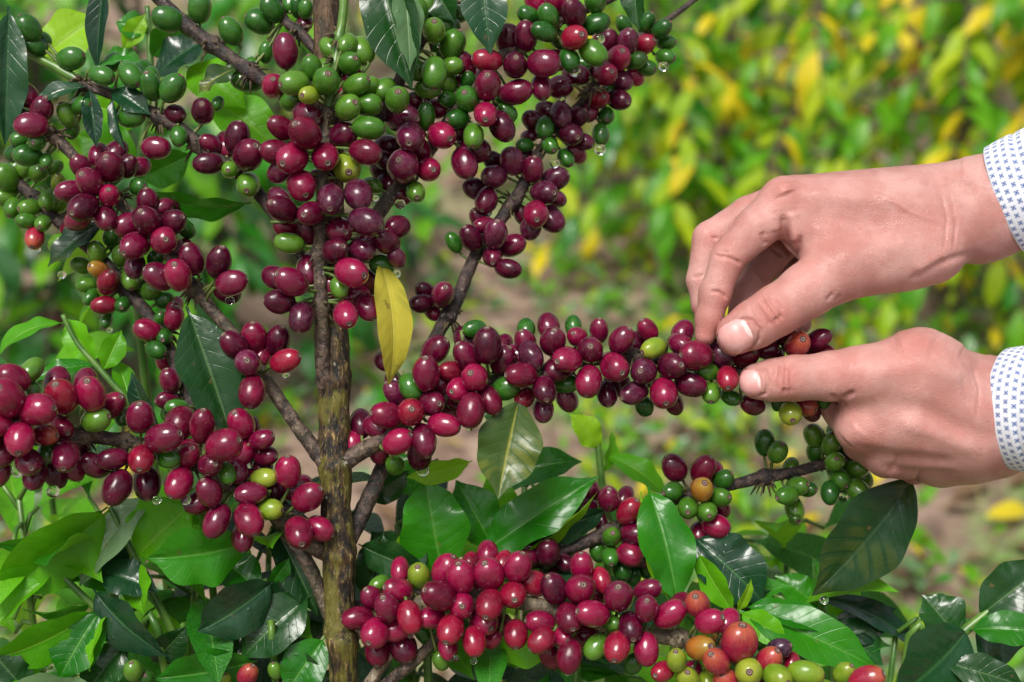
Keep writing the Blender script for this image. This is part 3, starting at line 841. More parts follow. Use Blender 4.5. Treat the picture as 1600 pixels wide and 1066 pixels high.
# --- long left branch reaching the upper left corner
b3 = branch([(-30, 140, 62), (30, 175, 56), (70, 198, 52), (95, 224, 48), (140, 268, 42), (187, 317, 36), (215, 345, 32), (262, 396, 24), (300, 447, 18), (342, 497, 12), (372, 530, 9), (410, 585, 6), (450, 645, 4), (496, 708, 4), (518, 738, 6)],
 [7, 8, 9, 9, 9, 9, 9, 10, 11, 10, 10, 10, 11, 13, 13], '''
44 150 40 m 120 .8 1; 65 172 44 m 60 .8 1; 49 196 50 m 185 .9 2; 20 172 40 m - - 0; 34 218 34 g 190 .8 1; 58 222 30 g -90 .2 2; 43 243 44 g 180 .9 1; 22 240 38 g 190 .8 0; 72 251 28 g -80 .8 1
127 260 38 m 120 .7 1; 155 243 40 m 90 .7 0; 182 238 40 m 70 .8 0; 172 261 46 m 90 .5 2; 199 260 38 m 50 .7 1; 217 261 38 m 30 .8 0; 141 285 46 m 120 .4 3; 110 299 46 m 190 .85 1; 122 342 50 m 200 .8 0; 130 324 48 m -130 .5 3
171 306 36 r 60 .4 3; 216 292 32 g 0 .8 1; 165 341 42 m -60 .85 2; 231 316 44 m 90 .85 1; 200 352 44 m 200 .8 1; 230 345 46 m 110 .5 3; 270 347 46 m 20 .8 2; 265 328 38 m 50 .8 0; 256 323 32 m - - 0; 290 357 36 g -50 .8 0
256 376 42 r 0 .35 3; 211 384 50 m -130 .6 2; 211 415 42 p -90 .85 1; 245 402 36 g - - 0; 283 388 38 r 30 .7 0; 300 405 52 m 105 .85 2; 342 410 52 m 70 .85 2; 362 442 52 m 15 .95 3; 355 456 42 m -30 .8 0; 278 430 48 r 90 .55 3; 249 432 50 m 150 .85 2
367 540 52 m 130 .8 2; 397 527 48 r 90 .85 1; 434 532 50 m 65 .85 1; 446 564 50 R 20 .9 3; 387 567 42 p 40 .2 3; 394 612 52 r -92 .85 3; 352 585 46 m 190 .9 1; 365 602 40 r -120 .8 0; 375 588 38 m - - 0; 367 622 38 G -90 .8 0; 332 557 32 y 120 .8 0; 410 556 36 r - - 0; 420 545 36 m - - 0
''', M_TWIG, nodes=[(88, 215, 48), (190, 310, 36), (305, 452, 18), (402, 572, 6)])

# --- second, farther left branch with small unripe fruit
b4 = branch([(-40, 240, 190), (20, 280, 175), (52, 307, 165), (95, 350, 150), (135, 385, 135), (170, 416, 120), (197, 452, 105), (232, 492, 88), (262, 540, 72), (285, 600, 58), (330, 690, 42), (420, 770, 26), (520, 850, 14)],
 [8, 9, 9, 9, 9, 9, 10, 10, 10, 9, 8, 8, 8], '''
37 265 32 G; 60 270 34 G; 10 277 46 G 120 .8; 10 307 42 G 190 .8; 20 325 34 G; 75 312 36 G -100 .8 2; 47 325 36 G 190 .7 2; 41 345 34 G 180 .9 2; 67 349 28 G -90 .4 3; 92 287 34 y 80 .8; 92 315 36 G 60 .7; 55 372 36 O -90 .7 2; 60 306 28 G 90 .8 0
28 260 30 G - - 0; 85 262 30 G - - 0; 110 362 38 r -50 .8 1; 91 380 38 G 20 .85 2; 102 372 34 G - - 0; 151 395 38 G 95 .85 2; 127 415 32 G 160 .85 1; 155 422 34 o 150 .6 2; 169 441 42 R 60 .75 3; 135 445 34 G 180 .95 1; 142 464 30 g -120 .8 1; 163 477 40 R 185 .95 2; 165 457 32 y -60 .8 0
191 476 28 g -60 .4 2; 203 437 36 G -70 .8 2; 190 400 36 G 80 .8 1; 175 370 34 g 60 .8 1; 185 385 30 g - - 0; 236 455 36 G 20 .8 1; 257 470 32 g 20 .9 1; 220 447 32 G - - 0; 240 425 30 g 40 .8 0; 166 502 26 g -110 .8 1
272 487 34 r 80 .7; 230 516 42 r 160 .9 2; 256 527 30 g -60 .3 2; 244 547 38 g -20 .9 2; 250 499 28 g 70 .8 1; 272 497 38 r 70 .8 1; 257 564 34 r -100 .8 0; 275 478 30 r 80 .8 0
266 595 40 m 100 .85 2; 262 625 36 m 185 .8 2; 276 636 36 g 180 .95 2; 290 575 34 m - - 0; 262 645 30 g -120 .8 0
''', M_TWIGD, nodes=[(55, 310, 165), (197, 452, 105), (262, 520, 74)])

# --- lower left branch, swinging towards the camera at its far end
b6 = branch([(-90, 655, -205), (-20, 672, -170), (60, 684, -120), (125, 680, -70), (196, 690, -40), (262, 705, -26), (330, 740, -16), (392, 785, -8), (440, 812, 0), (482, 848, 4), (528, 870, 10)],
 [13, 13, 13, 12, 11, 10, 9, 9, 11, 14, 17], '''
20 592 50 r 150 .8 1; 11 622 58 r 100 .5 2; 0 592 46 m - - 0; 49 579 46 G 60 .75 0; 51 610 34 g - - 0; 59 640 62 r 5 .92 3; 89 598 52 p 90 .8 0; 96 620 56 R 92 .6 2; 142 617 58 r 85 .65 2; 134 600 50 m 90 .8 0; 176 634 48 r 40 .85 1; 150 656 50 G 15 .93 2; 190 650 34 g - - 0
31 685 56 r -75 .7 3; 71 680 44 O 0 .9 2; 96 667 46 r -30 .7 1; 74 707 34 g -90 .7 1; 102 712 52 m -75 .6 2; 45 722 48 m -30 .5 2; 8 707 50 m -120 .8 1; 55 743 46 p -100 .8 1; 85 743 46 m -60 .8 0; 10 660 48 m 180 .8 1; 0 740 46 m - - 0; -20 630 50 r 150 .8 1; -22 690 50 m 200 .8 1; -5 665 46 r 190 .7 2; 120 690 46 m - - 0; 115 735 40 p -60 .8 0
219 652 54 m 80 .75 2; 256 684 62 m 15 .88 3; 281 662 54 r 80 .8 0; 316 666 56 r 80 .88 2; 350 696 60 r 20 .9 3; 297 705 42 r - - 1; 377 662 48 r 110 .7 1; 391 670 42 m - - 0; 409 687 42 m 20 .9 1; 415 712 42 m 0 .8 1; 380 703 50 r -110 .85 1; 395 705 30 G - - 0
147 727 50 p 150 .85 1; 176 717 48 p 190 .9 2; 183 762 56 p -110 .92 2; 221 717 46 R -80 .55 3; 230 755 54 m -80 .85 1; 264 717 40 g 0 .97 2; 294 712 44 r - - 1; 280 755 52 r -115 .75 2; 329 726 44 m 12 .5 3; 355 740 38 G -65 .9 2; 327 769 46 p 110 .85 3; 312 785 48 m 200 .85 1; 370 735 46 m -60 .85 1
339 814 56 p -115 .93 2; 389 812 54 r -60 .8 3; 379 840 46 m -80 .85 1; 392 771 48 m 185 .9 2; 365 752 48 m - - 0; 412 747 44 y 5 .95 2; 422 796 44 y 0 .93 2; 450 737 50 r 88 .9 2; 481 777 56 r 35 .9 2; 465 762 46 m - - 0; 467 832 52 r -60 .55 3; 500 826 50 r -25 .9 2; 430 762 42 m - - 0; 386 752 38 r - - 0; 410 730 40 m 80 .8 0
''', M_TWIG, nodes=[(130, 681, -66), (196, 690, -40), (300, 724, -20), (385, 780, -9), (440, 812, 0)], remap={'p': 'm'})
b6b = branch([(395, 690, 40), (400, 730, 30), (420, 790, 24), (442, 828, 20), (468, 860, 18), (490, 900, 16), (506, 940, 14), (522, 975, 12)], [8, 8, 9, 10, 11, 11, 11, 12], '', M_TWIG)

# --- the main right branch that the hands hold
b7 = branch([(536, 724, 4), (560, 708, 0), (600, 686, -3), (640, 655, -3), (692, 622, -2), (740, 602, 0), (790, 588, 0), (870, 572, 0), (930, 562, 0), (992, 557, 0), (1060, 568, 0), (1120, 577, 0), (1190, 585, 0), (1260, 585, 2), (1320, 600, 6)],
 [15, 14, 13, 11, 10, 9, 9, 9, 10, 10, 9, 8, 8, 7, 6], '''
564 662 46 m 100 .7 0; 552 692 38 r - - 0; 589 667 46 m - - 0; 592 705 42 m -90 .8 0; 605 649 50 r 170 .85 2; 622 690 50 r 30 .88 3; 662 689 52 m -75 .85 3; 655 712 50 m -90 .8 0; 617 727 38 G -80 .5 0
642 644 44 R 60 .25 3; 694 664 52 r -10 .9 3; 674 630 44 m 0 .5 3; 619 615 48 p 130 .9 1; 642 605 48 g -62 .95 2; 617 597 38 p - - 0; 666 584 56 m 90 .8 2; 680 547 52 m 40 .85 1; 600 565 34 m 150 .8 0
705 580 42 R 180 .9 2; 692 605 42 m - - 1; 719 609 42 r 190 .5 3; 742 590 44 r 130 .35 3; 730 557 54 m 125 .88 2; 761 540 56 m 90 .9 2; 726 530 42 m 110 .8 0; 741 514 38 g 10 .9 0; 785 540 38 m 60 .8 0; 785 562 48 m 60 .88 1; 804 557 42 m 0 .6 1
736 641 54 r -100 .93 3; 765 625 50 r -60 .9 2; 707 642 46 m -60 .8 0; 715 628 42 m - - 0; 790 607 48 g 20 .93 2; 814 586 50 r 180 .85 3; 820 621 38 R -130 .6 2; 851 609 46 m -80 .6 3; 849 640 40 p -90 .8 1; 886 624 42 p -60 .85 0; 884 600 46 g 5 .95 1
822 515 38 g 90 .85 0; 821 536 44 m 110 .8 1; 830 555 48 p -60 .9 3; 857 510 44 m 100 .85 0; 864 534 48 m 85 .65 2; 886 562 48 r 190 .6 3; 872 577 48 m 200 .8 1; 902 527 32 r 140 .5 2; 896 510 36 g 90 .9 0; 922 547 46 m 100 .2 3; 920 596 50 r -102 .85 3
936 517 40 m 90 .85 1; 960 574 46 r -40 .45 3; 971 532 48 m 60 .85 2; 992 535 42 m 40 .8 0; 1012 517 42 r 120 .88 1; 1021 544 44 y 200 .85 3; 949 615 42 m -85 .75 1; 991 614 48 p 200 .8 2; 970 600 42 p - - 0; 1006 580 42 p 175 .3 3; 1007 635 34 g -70 .85 0; 1037 614 48 r -85 .55 3; 1052 630 40 m -60 .8 0
1050 572 46 m 10 .4 3; 1079 600 50 m -20 .9 2; 1067 520 42 m 60 .85 0; 1062 537 40 m -30 .5 1; 1087 555 52 r 180 .88 3; 1106 581 36 G 170 .9 2; 1111 614 36 G -100 .7 2; 1141 621 34 g -30 .8 1; 1137 591 42 R -100 .6 3; 1124 552 48 p -40 .8 1
1165 557 42 R 30 .5 1; 1196 545 42 m 0 .8 1; 1176 632 42 m -20 .8 0; 1227 521 40 m 90 .6 1; 1246 538 44 O 70 .3 2; 1278 531 44 m 30 .85 1; 1282 552 42 R 0 .8 1; 1235 645 38 y -90 .5 1; 1257 632 40 O -30 .7 1; 1267 642 36 m -60 .85 0; 1218 628 32 g - - 0; 1287 622 34 g - - 0; 1210 560 40 r - - 0
''', M_TWIG, nodes=[(690, 622, -2), (790, 588, 0), (880, 570, 0), (990, 557, 0), (1110, 576, 0)])

# --- thin branch rising to the upper right, behind the held branch
b8 = branch([(536, 860, 24), (566, 800, 40), (585, 760, 48), (602, 718, 56), (640, 620, 74), (685, 520, 92), (710, 478, 98), (742, 402, 108), (786, 338, 116), (810, 304, 120), (846, 234, 150), (880, 190, 168), (912, 158, 185), (950, 105, 205), (992, 62, 220), (1050, 26, 236), (1100, -12, 250)],
 [16, 14, 13, 12, 11, 11, 11, 10, 10, 10, 9, 8, 8, 7, 6, 5, 4], '''
691 461 42 m 60 .5 2; 664 455 34 m 140 .7 1; 659 474 38 m 190 .7 1; 676 488 32 m - - 0
800 252 46 p 110 .7 2; 817 243 42 p 60 .8 0; 772 252 38 m 150 .7 1; 772 276 40 p 190 .6 2; 744 296 44 p 160 .85 1; 760 313 42 m -110 .8 1; 832 265 42 m 80 .8 2; 867 280 46 p 20 .85 1; 850 301 44 p -10 .6 2; 869 310 34 p -30 .8 0; 837 335 42 r -80 .4 3; 861 342 46 p -50 .88 1; 829 356 40 p -90 .88 1; 817 337 34 m - - 0
750 342 38 m 130 .7 1; 757 352 36 m 190 .8 1; 774 366 46 p 80 .7 3; 736 372 42 m 120 .8 2; 800 384 46 m 20 .9 1; 770 401 36 m -90 .5 2; 794 420 42 m -10 .93 2; 709 379 36 g 120 .95 1
877 179 44 p -80 .8 2; 855 172 38 m - - 0; 835 190 40 m 150 .8 1; 902 184 38 m 40 .7 1; 851 200 38 g -90 .9 2; 892 210 40 m -40 .5 2; 912 221 34 p -30 .8 1; 859 227 32 g -60 .6 2; 884 247 34 g -60 .85 1; 900 240 36 m -40 .8 0; 820 227 30 g 190 .8 1; 827 213 28 p 180 .8 0
875 136 42 m 180 .8 0; 900 117 44 m 160 .85 0; 922 108 40 m - - 0; 908 100 34 g - - 0; 952 66 38 m 100 .8 1; 981 66 40 p 80 .7 2; 1007 70 36 R 20 .7 1; 967 91 40 r 60 .3 3; 946 116 38 r 0 .35 3; 970 125 40 p -40 .8 1; 995 95 36 g 20 .8 2; 1009 106 34 g -20 .8 1; 992 120 32 r -40 .8 0
975 40 34 g 120 .85 1; 1010 36 36 g 60 .85 1; 1034 46 36 g 40 .8 2; 1041 67 32 g 0 .8 1; 1040 89 34 g -20 .8 1; 967 156 40 m -30 .6 1; 936 155 34 R 0 .3 2; 952 148 34 g - - 0; 947 181 32 g -90 .5 1; 921 175 34 m -100 .8 1; 939 210 38 g -85 .9 1
''', M_TWIGD, nodes=[(704, 497, 96), (798, 312, 119), (860, 220, 133), (925, 142, 147)])

# --- upper right branch
b9 = branch([(512, 470, 14), (545, 410, 34), (595, 328, 52), (627, 288, 60), (680, 222, 66), (736, 140, 72), (790, 84, 78), (836, 50, 82), (880, 28, 86), (930, 8, 90), (1000, -24, 96)], [12, 12, 12, 12, 11, 10, 10, 9, 8, 8, 6], '''
628 184 58 p -10 .8 2; 641 214 50 p -90 .45 3; 605 228 42 m - - 0; 630 260 50 p 130 .25 3; 657 236 44 m - - 1; 670 265 40 r -20 .35 2; 596 267 42 m - - 0; 600 250 40 m - - 0; 607 290 42 m - - 0; 649 300 38 G -70 .5 2; 582 290 36 G - - 0; 627 305 36 m - - 0
690 212 48 r -30 .6 2; 665 182 46 g 85 .9 1; 648 165 42 m 90 .4 1; 680 170 42 r - - 0; 660 150 36 r - - 0
700 156 32 g 170 .8 1; 730 155 40 g 120 .3 3; 731 126 30 g 90 .8 1; 715 186 40 g 190 .75 2; 740 213 42 G -90 .8 3; 725 100 40 r 120 .8 1; 717 131 32 r - - 0; 720 207 42 m - - 0
761 94 48 R 175 .93 2; 795 62 48 m 95 .9 1; 821 57 46 m 90 .88 1; 805 102 40 m 80 .3 2; 762 135 48 m 90 .4 3; 806 144 52 m 15 .93 1; 846 136 42 m -80 .85 1; 850 99 52 m -5 .9 2; 868 94 44 m 0 .8 0; 782 152 36 g -110 .9 0; 792 176 36 g -40 .9 0; 759 179 44 r -90 .45 3; 784 197 54 m -60 .93 2; 747 112 42 m - - 0; 740 233 54 m -20 .85 1; 726 255 52 m -70 .9 1
840 4 52 r - - 1; 870 4 48 r - - 1; 826 24 38 g 160 .93 1; 857 25 42 g 120 .9 2; 850 50 44 g 160 .93 2; 896 21 46 m 120 .6 2; 897 59 44 R 0 .4 3; 931 38 48 g 20 .95 1; 927 82 52 G -45 .9 2; 890 94 42 g -70 .9 2; 930 2 38 g - - 1; 875 62 36 g - - 0
''', M_TWIG, nodes=[(640, 272, 62), (740, 135, 73), (885, 30, 86)])
b10 = branch([(590, 190, 30), (622, 130, 44), (652, 72, 54), (676, 34, 60), (700, 0, 66), (730, -40, 72)], [10, 10, 10, 10, 9, 8], '''
650 22 52 G 85 .9 2; 678 48 42 G 80 .4 3; 679 114 54 G -90 .96 3; 707 70 52 G 60 .9 1; 705 104 42 G 5 .93 1; 668 140 44 G -5 .95 1; 648 110 40 G - - 1; 698 128 42 G - - 0; 640 56 36 G 120 .8 0; 668 10 38 G 90 .8 1; 700 40 40 g - - 0; 712 22 42 g - - 0; 690 85 40 g - - 0
''', M_TWIGD, nodes=[(668, 48, 58), (700, 6, 64)])

# --- bottom right branch, swinging towards the camera
b11 = branch([(533, 990, 6), (560, 985, 2), (600, 966, -6), (660, 944, -14), (740, 934, -22), (830, 944, -30), (885, 957, -36), (960, 980, -46), (1030, 994, -56), (1068, 1000, -62), (1130, 1022, -72), (1200, 1046, -84), (1290, 1072, -98), (1400, 1105, -116)],
 [17, 14, 12, 11, 10, 12, 12, 11, 12, 13, 11, 11, 10, 9], '''
559 966 52 m 180 .93 2; 582 935 44 p 120 .8 1; 605 949 48 p 105 .7 3; 586 989 46 r -125 .5 3; 590 1017 44 m -90 .8 1; 630 1012 48 p -60 .85 1; 622 982 46 r -160 .8 1; 640 965 50 R -75 .9 3; 622 922 48 r 160 .8 2; 625 891 40 r 90 .8 0; 655 900 44 y 95 .7 1; 592 912 34 G 30 .9 0; 628 938 40 m - - 0
696 890 54 m 60 .9 1; 721 902 56 r 100 .8 2; 686 931 58 m 150 .8 3; 675 964 44 r 190 .7 2; 704 982 50 R -110 .6 3; 721 946 42 r 60 .15 3; 700 1009 44 m -80 .8 1; 741 1002 48 R -85 .8 2; 755 970 46 m -30 .5 1; 765 945 50 R -110 .55 3; 780 974 46 m -40 .8 0; 765 897 54 r 110 .7 2; 762 867 44 r 90 .85 0; 734 882 40 R - - 0; 750 917 42 r - - 0; 786 880 40 R 70 .8 0; 809 886 52 r 72 .9 2; 802 929 44 R -60 .15 3; 806 991 44 R -90 .7 3; 836 912 48 R 150 .85 1; 866 920 52 p 115 .85 2; 689 1032 34 G - - 0; 662 990 38 g - - 0; 770 999 34 m - - 0
909 885 46 r 95 .9 1; 907 921 48 m 75 .4 2; 940 907 42 R - - 0; 935 922 48 m - - 0; 966 932 54 p 95 .6 3; 1012 922 44 p 30 .85 1; 1010 951 46 p 95 .6 3; 1047 960 58 r 40 .92 2; 926 959 54 r 165 .85 3; 889 965 46 m -70 .55 3; 844 972 46 r 170 .93 2; 846 1001 46 R 215 .92 3; 877 994 38 r -20 .4 3; 890 1025 54 r -100 .93 2; 861 1026 44 m - - 0; 920 994 50 m -20 .8 0; 931 1011 46 G -130 .95 2; 956 974 30 G 0 .6 3; 985 980 46 p -80 .55 3; 964 1011 48 R -110 .6 3; 1010 1014 52 r -90 .92 2; 990 1037 38 g - - 0
1060 946 44 r - - 0; 1090 945 48 O 110 .65 2; 1109 971 48 r 30 .75 3; 1137 972 46 r 50 .8 0; 1094 1012 48 o 30 .5 3; 1125 1010 42 o - - 0; 1119 1034 48 O 125 .7 3; 1057 1032 42 y 100 .75 3; 1036 1049 40 R 190 .6 3; 1080 1052 44 m - - 0; 1074 1060 42 y 100 .6 2; 1107 1066 42 y - - 1; 1134 1064 44 O 120 .7 3; 1170 1050 44 y 120 .25 3
1155 1004 66 O 85 .88 2; 1201 1032 48 O 60 .8 2; 1217 1014 42 k 30 .8 1; 1215 1058 46 y -20 .45 3; 1259 1052 58 y -5 .95 2; 1237 1038 38 R - - 0; 1319 1052 40 y 60 .8 1; 1354 1062 56 O 30 .85 2; 1290 1085 46 y - - 1; 1190 1085 46 R - - 1; 1385 1090 46 r - - 1
''', M_TAN, nodes=[(655, 946, -14), (740, 936, -22), (880, 957, -36), (960, 980, -46), (1062, 1000, -62), (1180, 1040, -80)], remap={'p': 'm', 'm': 'r'})

# --- thinner branch behind it, running on to the unripe clusters under the lower hand
b12 = branch([(545, 950, 40), (640, 935, 70), (760, 900, 95), (835, 878, 104), (878, 862, 108), (936, 838, 112), (1000, 805, 116), (1070, 776, 118), (1125, 763, 118), (1190, 746, 118), (1240, 738, 120), (1290, 724, 122), (1350, 712, 126), (1400, 708, 130)],
 [10, 10, 10, 10, 10, 11, 9, 8, 8, 10, 9, 9, 7, 5], '''
817 846 40 m 110 .7 1; 824 870 42 m 170 .7 2; 856 864 46 m 92 .9 3; 864 845 36 m 80 .8 0; 844 845 36 g 92 .9 1; 880 879 38 m -20 .8 1; 870 893 38 m - - 1; 889 907 38 m - - 0; 905 930 36 m - - 0
921 767 42 m 100 .85 1; 914 792 40 m 190 .8 1; 951 780 44 m 90 .7 2; 976 778 38 m 60 .8 0; 983 799 46 R 60 .85 2; 990 834 44 m 0 .7 2; 956 839 36 G 90 .4 2; 954 870 34 g -90 .5 2; 984 867 42 r -20 .88 2; 1002 872 36 p -20 .8 1; 935 862 36 g - - 0; 972 890 36 g - - 1; 1010 887 36 g - - 0; 990 900 34 g - - 0; 1005 850 34 g - - 0; 940 815 34 m - - 0
1054 731 48 m 125 .88 1; 1099 734 50 r 65 .85 1; 1113 740 42 r 60 .8 0; 1051 767 36 g 190 .8 2; 1097 765 42 o 85 .5 3; 1124 777 36 G 10 .6 2; 1075 794 34 G -120 .25 3; 1105 799 32 G -80 .25 3; 1119 822 44 r -15 .85 2; 1092 834 38 m -100 .8 1; 1129 795 32 m - - 0; 1130 749 36 g 40 .8 1
1195 692 42 g 92 .93 1; 1215 706 36 G 70 .7 2; 1236 729 32 G 60 .8 0; 1230 774 40 G 190 .85 2; 1241 795 40 G -80 .8 1; 1246 760 36 G 20 .7 2; 1261 764 32 g 0 .6 1; 1272 681 42 G 120 .8 1; 1299 694 42 G 90 .8 2; 1275 705 36 g -90 .8 0; 1304 721 32 G 100 .3 3; 1297 770 40 g -95 .93 2; 1312 747 38 G -60 .6 2; 1340 765 40 G -50 .8 2; 1337 732 38 G 0 .7 1; 1320 762 36 g - - 0; 1350 750 34 G - - 0; 1304 675 34 G 80 .8 0; 1322 700 34 g - - 0
''', M_TWIGD, nodes=[(845, 876, 104), (950, 832, 112), (1080, 774, 118), (1196, 745, 118), (1300, 722, 122)])
b13 = branch([(540, 1100, 30), (575, 1070, 20), (600, 1035, 6), (628, 1000, -2)], [10, 10, 9, 7], '', M_TAN)
b14 = branch([(545, 1120, 26), (610, 1064, 14), (650, 1030, 4), (690, 990, -4)], [11, 10, 10, 8], '', M_TWIG)

# --- leaves that hang on the branches of this tree
dk = 'dark'
leaf(b5, (14, 10, 40), (8, 228, 50), 74, 'wet', roll=-18, bend=0.3, fold=0.5, label='broad dark wet leaf hanging at the upper left edge')
leaf(b5, (165, -45, 46), (152, 112, 58), 44, 'wet', roll=12, bend=0.3, fold=0.5, wave=.05)
leaf(b5, (218, 96, 56), (146, 112, 58), 30, 'mid', roll=55, bend=0.9, fold=0.3)
leaf(b5, (136, 136, 52), (54, 166, 40), 36, 'wet', roll=35, bend=0.9, fold=0.4)
leaf(b5, (140, 138, 50), (151, 232, 36), 36, 'wet', roll=-10, bend=0.5, fold=0.5)
leaf(b5, (176, 150, 50), (196, 236, 40), 26, 'wet', roll=30, bend=0.6, fold=0.5)
leaf(b5, (172, 140, 46), (236, 180, 34), 44, 'wet', roll=-25, bend=0.5, fold=0.3)
leaf(b2, (372, 106, 50), (310, 146, 34), 40, 'olive', roll=20, bend=0.9, fold=0.3, wave=0.3)
leaf(b5, (392, 316, 60), (230, 296, 80), 54, 'mid', roll=-50, bend=1.1, fold=0.2)
leaf(b10, (590, -70, 0), (644, 140, -26), 96, 'dark', roll=14, bend=0.35, fold=0.45, wave=.05, label='broad dark green leaf folded along its rib at the top')
leaf(b10, (628, -50, -30), (640, 112, -44), 50, 'pale', roll=-25, bend=0.3, fold=0.2)
leaf(b9, (748, -70, 40), (766, 86, 26), 76, 'wet', roll=0, bend=0.35, fold=0.3, label='dark wet leaf with pale edges pointing down at the top')
leaf(b8, (990, -50, 100), (999, 48, 90), 46, 'dark', roll=30, bend=0.4)
leaf(b4, (168, 342, 110), (74, 418, 100), 54, 'vary', roll=25, bend=0.5, fold=0.35)
leaf(b3, (292, 480, -14), (364, 690, -30), 104, 'dark', roll=-22, bend=0.25, fold=0.30, wave=.05, label='dark leaf with a pale midrib hanging over the left cherries')
leaf(b1, (590, 402, -14), (606, 606, -20), 68, 'yellow', roll=-38, bend=1.1, fold=0.18, wave=.05, label='single yellow leaf curving down beside the trunk')
leaf(b7, (812, 618, -34), (778, 780, -60), 104, 'olive', roll=-6, bend=-0.4, fold=0.28, wave=.14, label='mottled olive leaf hanging under the held branch')
leaf(b9, (668, -40, 50), (712, 36, 44), 60, 'dark', roll=20, bend=0.4)

for i_, (tx_, ty_) in enumerate(((430, -470), (575, -480), (440, -380), (590, -370), (420, -260), (600, -250), (500, -560))):   # the leafy top above the frame
    leaf(trunk, (500, -420 + 28 * i_ if i_ < 6 else -420, 36), (tx_, ty_ + 40, 20 + 30 * (i_ % 2)), 76, 'mid' if i_ % 2 else 'dark', roll=20 - 12 * i_, bend=.6)
# --- hanging water drops
def drop_mesh():
    prof = [(0.0, 0.55), (0.25, 0.80), (0.6, 0.98), (0.95, 1.0), (1.3, 0.86), (1.6, 0.55), (1.76, 0.22)]
    seg = 16
    V = [(math.cos(6.28318 * j / seg) * r_, math.sin(6.28318 * j / seg) * r_, -z_) for z_, r_ in prof for j in range(seg)]
    F = [(i * seg + j, (i + 1) * seg + j, (i + 1) * seg + (j + 1) % seg, i * seg + (j + 1) % seg) for i in range(len(prof) - 1) for j in range(seg)]
    F.append(tuple(range(seg))); F.append(tuple((len(prof) - 1) * seg + seg - 1 - j for j in range(seg)))
    return mesh('water_drop', V, F, [M_WATER])
DROP = drop_mesh()
for ln in """135 181 60 13|the pale green cherry on the upper left branch
74 265 160 12|the lowest dark green cherry near the left edge
19 326 170 11|the round unripe berries touching the left edge
59 390 155 8|the pinkish berry among small unripe fruit
96 430 130 12|the variegated leaf of the left branches
171 516 110 8|the green berry below the red one on the far left branch
281 382 22 13|the right side of the middle cluster of the long left branch
359 470 8 12|the rightmost cherry of the long left branch
447 586 -40 10|the brightest red cherry left of the trunk
372 634 -10 14|the green cherry left of the trunk
352 606 10 10|the dark cherry right of the hanging dark leaf
26 738 -140 14|the foremost cluster, close to the left edge
82 768 -110 16|the lowest cherries of the foremost left cluster
245 782 -50 12|the maroon cherry below the red one at lower left
290 782 -50 13|the round crimson cherry at lower left
333 788 -60 13|the wrinkled purple cherry at lower left
619 428 24 12|the green cherry at the stalk of the yellow leaf
586 310 50 10|the hidden green cherry right of the central cluster
625 319 44 14|the darkest cherries right of the central cluster
661 736 20 16|the lowest cherries of the held branch
734 669 -44 8|the long crimson cherry of the held branch
757 645 -20 7|the cherry above the mottled olive leaf
596 719 10 7|the fork of branches just right of the trunk
667 158 44 11|the tall hanging green cherry at the top
899 113 50 14|the lowest green cherry of the top right cluster
935 62 60 18|the dark green cherry right of a red one
1037 104 150 14|the last green berry at the upper right branch tip
938 234 140 16|the lone green berry below the upper right tip
867 256 120 14|the green berries in the middle of the thin rising branch
880 156 140 9|the maroon cherry between the two upper right branches
762 333 110 12|the left cherry pair of the thin rising branch
642 994 -50 8|the wet red cherry at the left end of the bottom branch
711 1029 -40 9|the low maroon cherry in the middle of the bottom branch
740 1034 -50 9|the bright red cherry at the lower rim of the bottom branch
888 1052 -60 9|the lowest pointed cherry of the bottom branch
1243 812 100 18|the left group of unripe green fruit below the fist
1318 778 110 14|the long green cherry below the fist
1337 790 110 13|the rightmost green cherry below the fist
1288 938 60 12|the tip of the big dark leaf with yellow flecks""".split(chr(10)):
    q, where = ln.split('|')
    x, y, d, s = [float(a) for a in q.split()]
    o = link('water_drop', DROP, None, Matrix.Translation(at(x, y - s * 0.5, d)) @ Matrix.Scale(sz(s * 0.62), 4))
    tag(o, 'clear water drop under ' + where, 'water drop', 'water drops hanging from the fruit')
# ------------------------------------------------------------------ leafy shoots round the tree
def shoot(label, stem, rads, leaves, name='leafy_shoot', group=None, toground=True):
    P = [at(*p) for p in stem]; R = [sz(r, p[2]) for r, p in zip(rads, stem)]
    if toground:
        e = P[-1]; gz = Vector((e.x + 0.02, e.y + 0.05, 0)); gz.z = ground_h(gz.x, gz.y) - 0.01
        P += [e.lerp(gz, .5), gz]; R += [R[-1] * 1.2, R[-1] * 1.4]
    base = P[-1]
    t = thing(name, label, 'plant', base, group)
    v, f = tube(P, R, 9, sub=5, bump=.05, bfreq=150)
    link('stem', mesh('stem', v, f, [M_SHOOT]), t)
    for a in leaves:
        b, tp, w_, m = a[:4]
        kw = a[4] if len(a) > 4 else {}
        leaf(t, b, tp, w_ * 1.02, m, **kw)
    return t
S = shoot
S('slender shoot with upright bright leaves above the left edge cherries', [(98, 492, 90), (120, 535, 88), (150, 570, 85), (178, 602, 82), (210, 640, 82), (280, 760, 95), (330, 900, 110)], [4, 4, 5, 5, 5, 5, 6], [
 ((100, 505, 88), (-5, 560, 70), 46, 'bright', dict(roll=50, bend=1.3)), ((152, 566, 86), (104, 498, 110), 54, 'bright', dict(roll=-15)), ((150, 572, 84), (52, 596, 60), 40, 'mid', dict(roll=50, bend=.8)),
 ((160, 580, 86), (190, 516, 105), 42, 'bright', dict(roll=20)), ((252, 690, 84), (206, 580, 70), 46, 'wet', dict(roll=-25, bend=.5)), ((190, 620, 84), (150, 700, 70), 46, 'bright', dict(roll=30)), ((205, 640, 84), (180, 560, 120), 40, 'bright', dict(roll=40))])
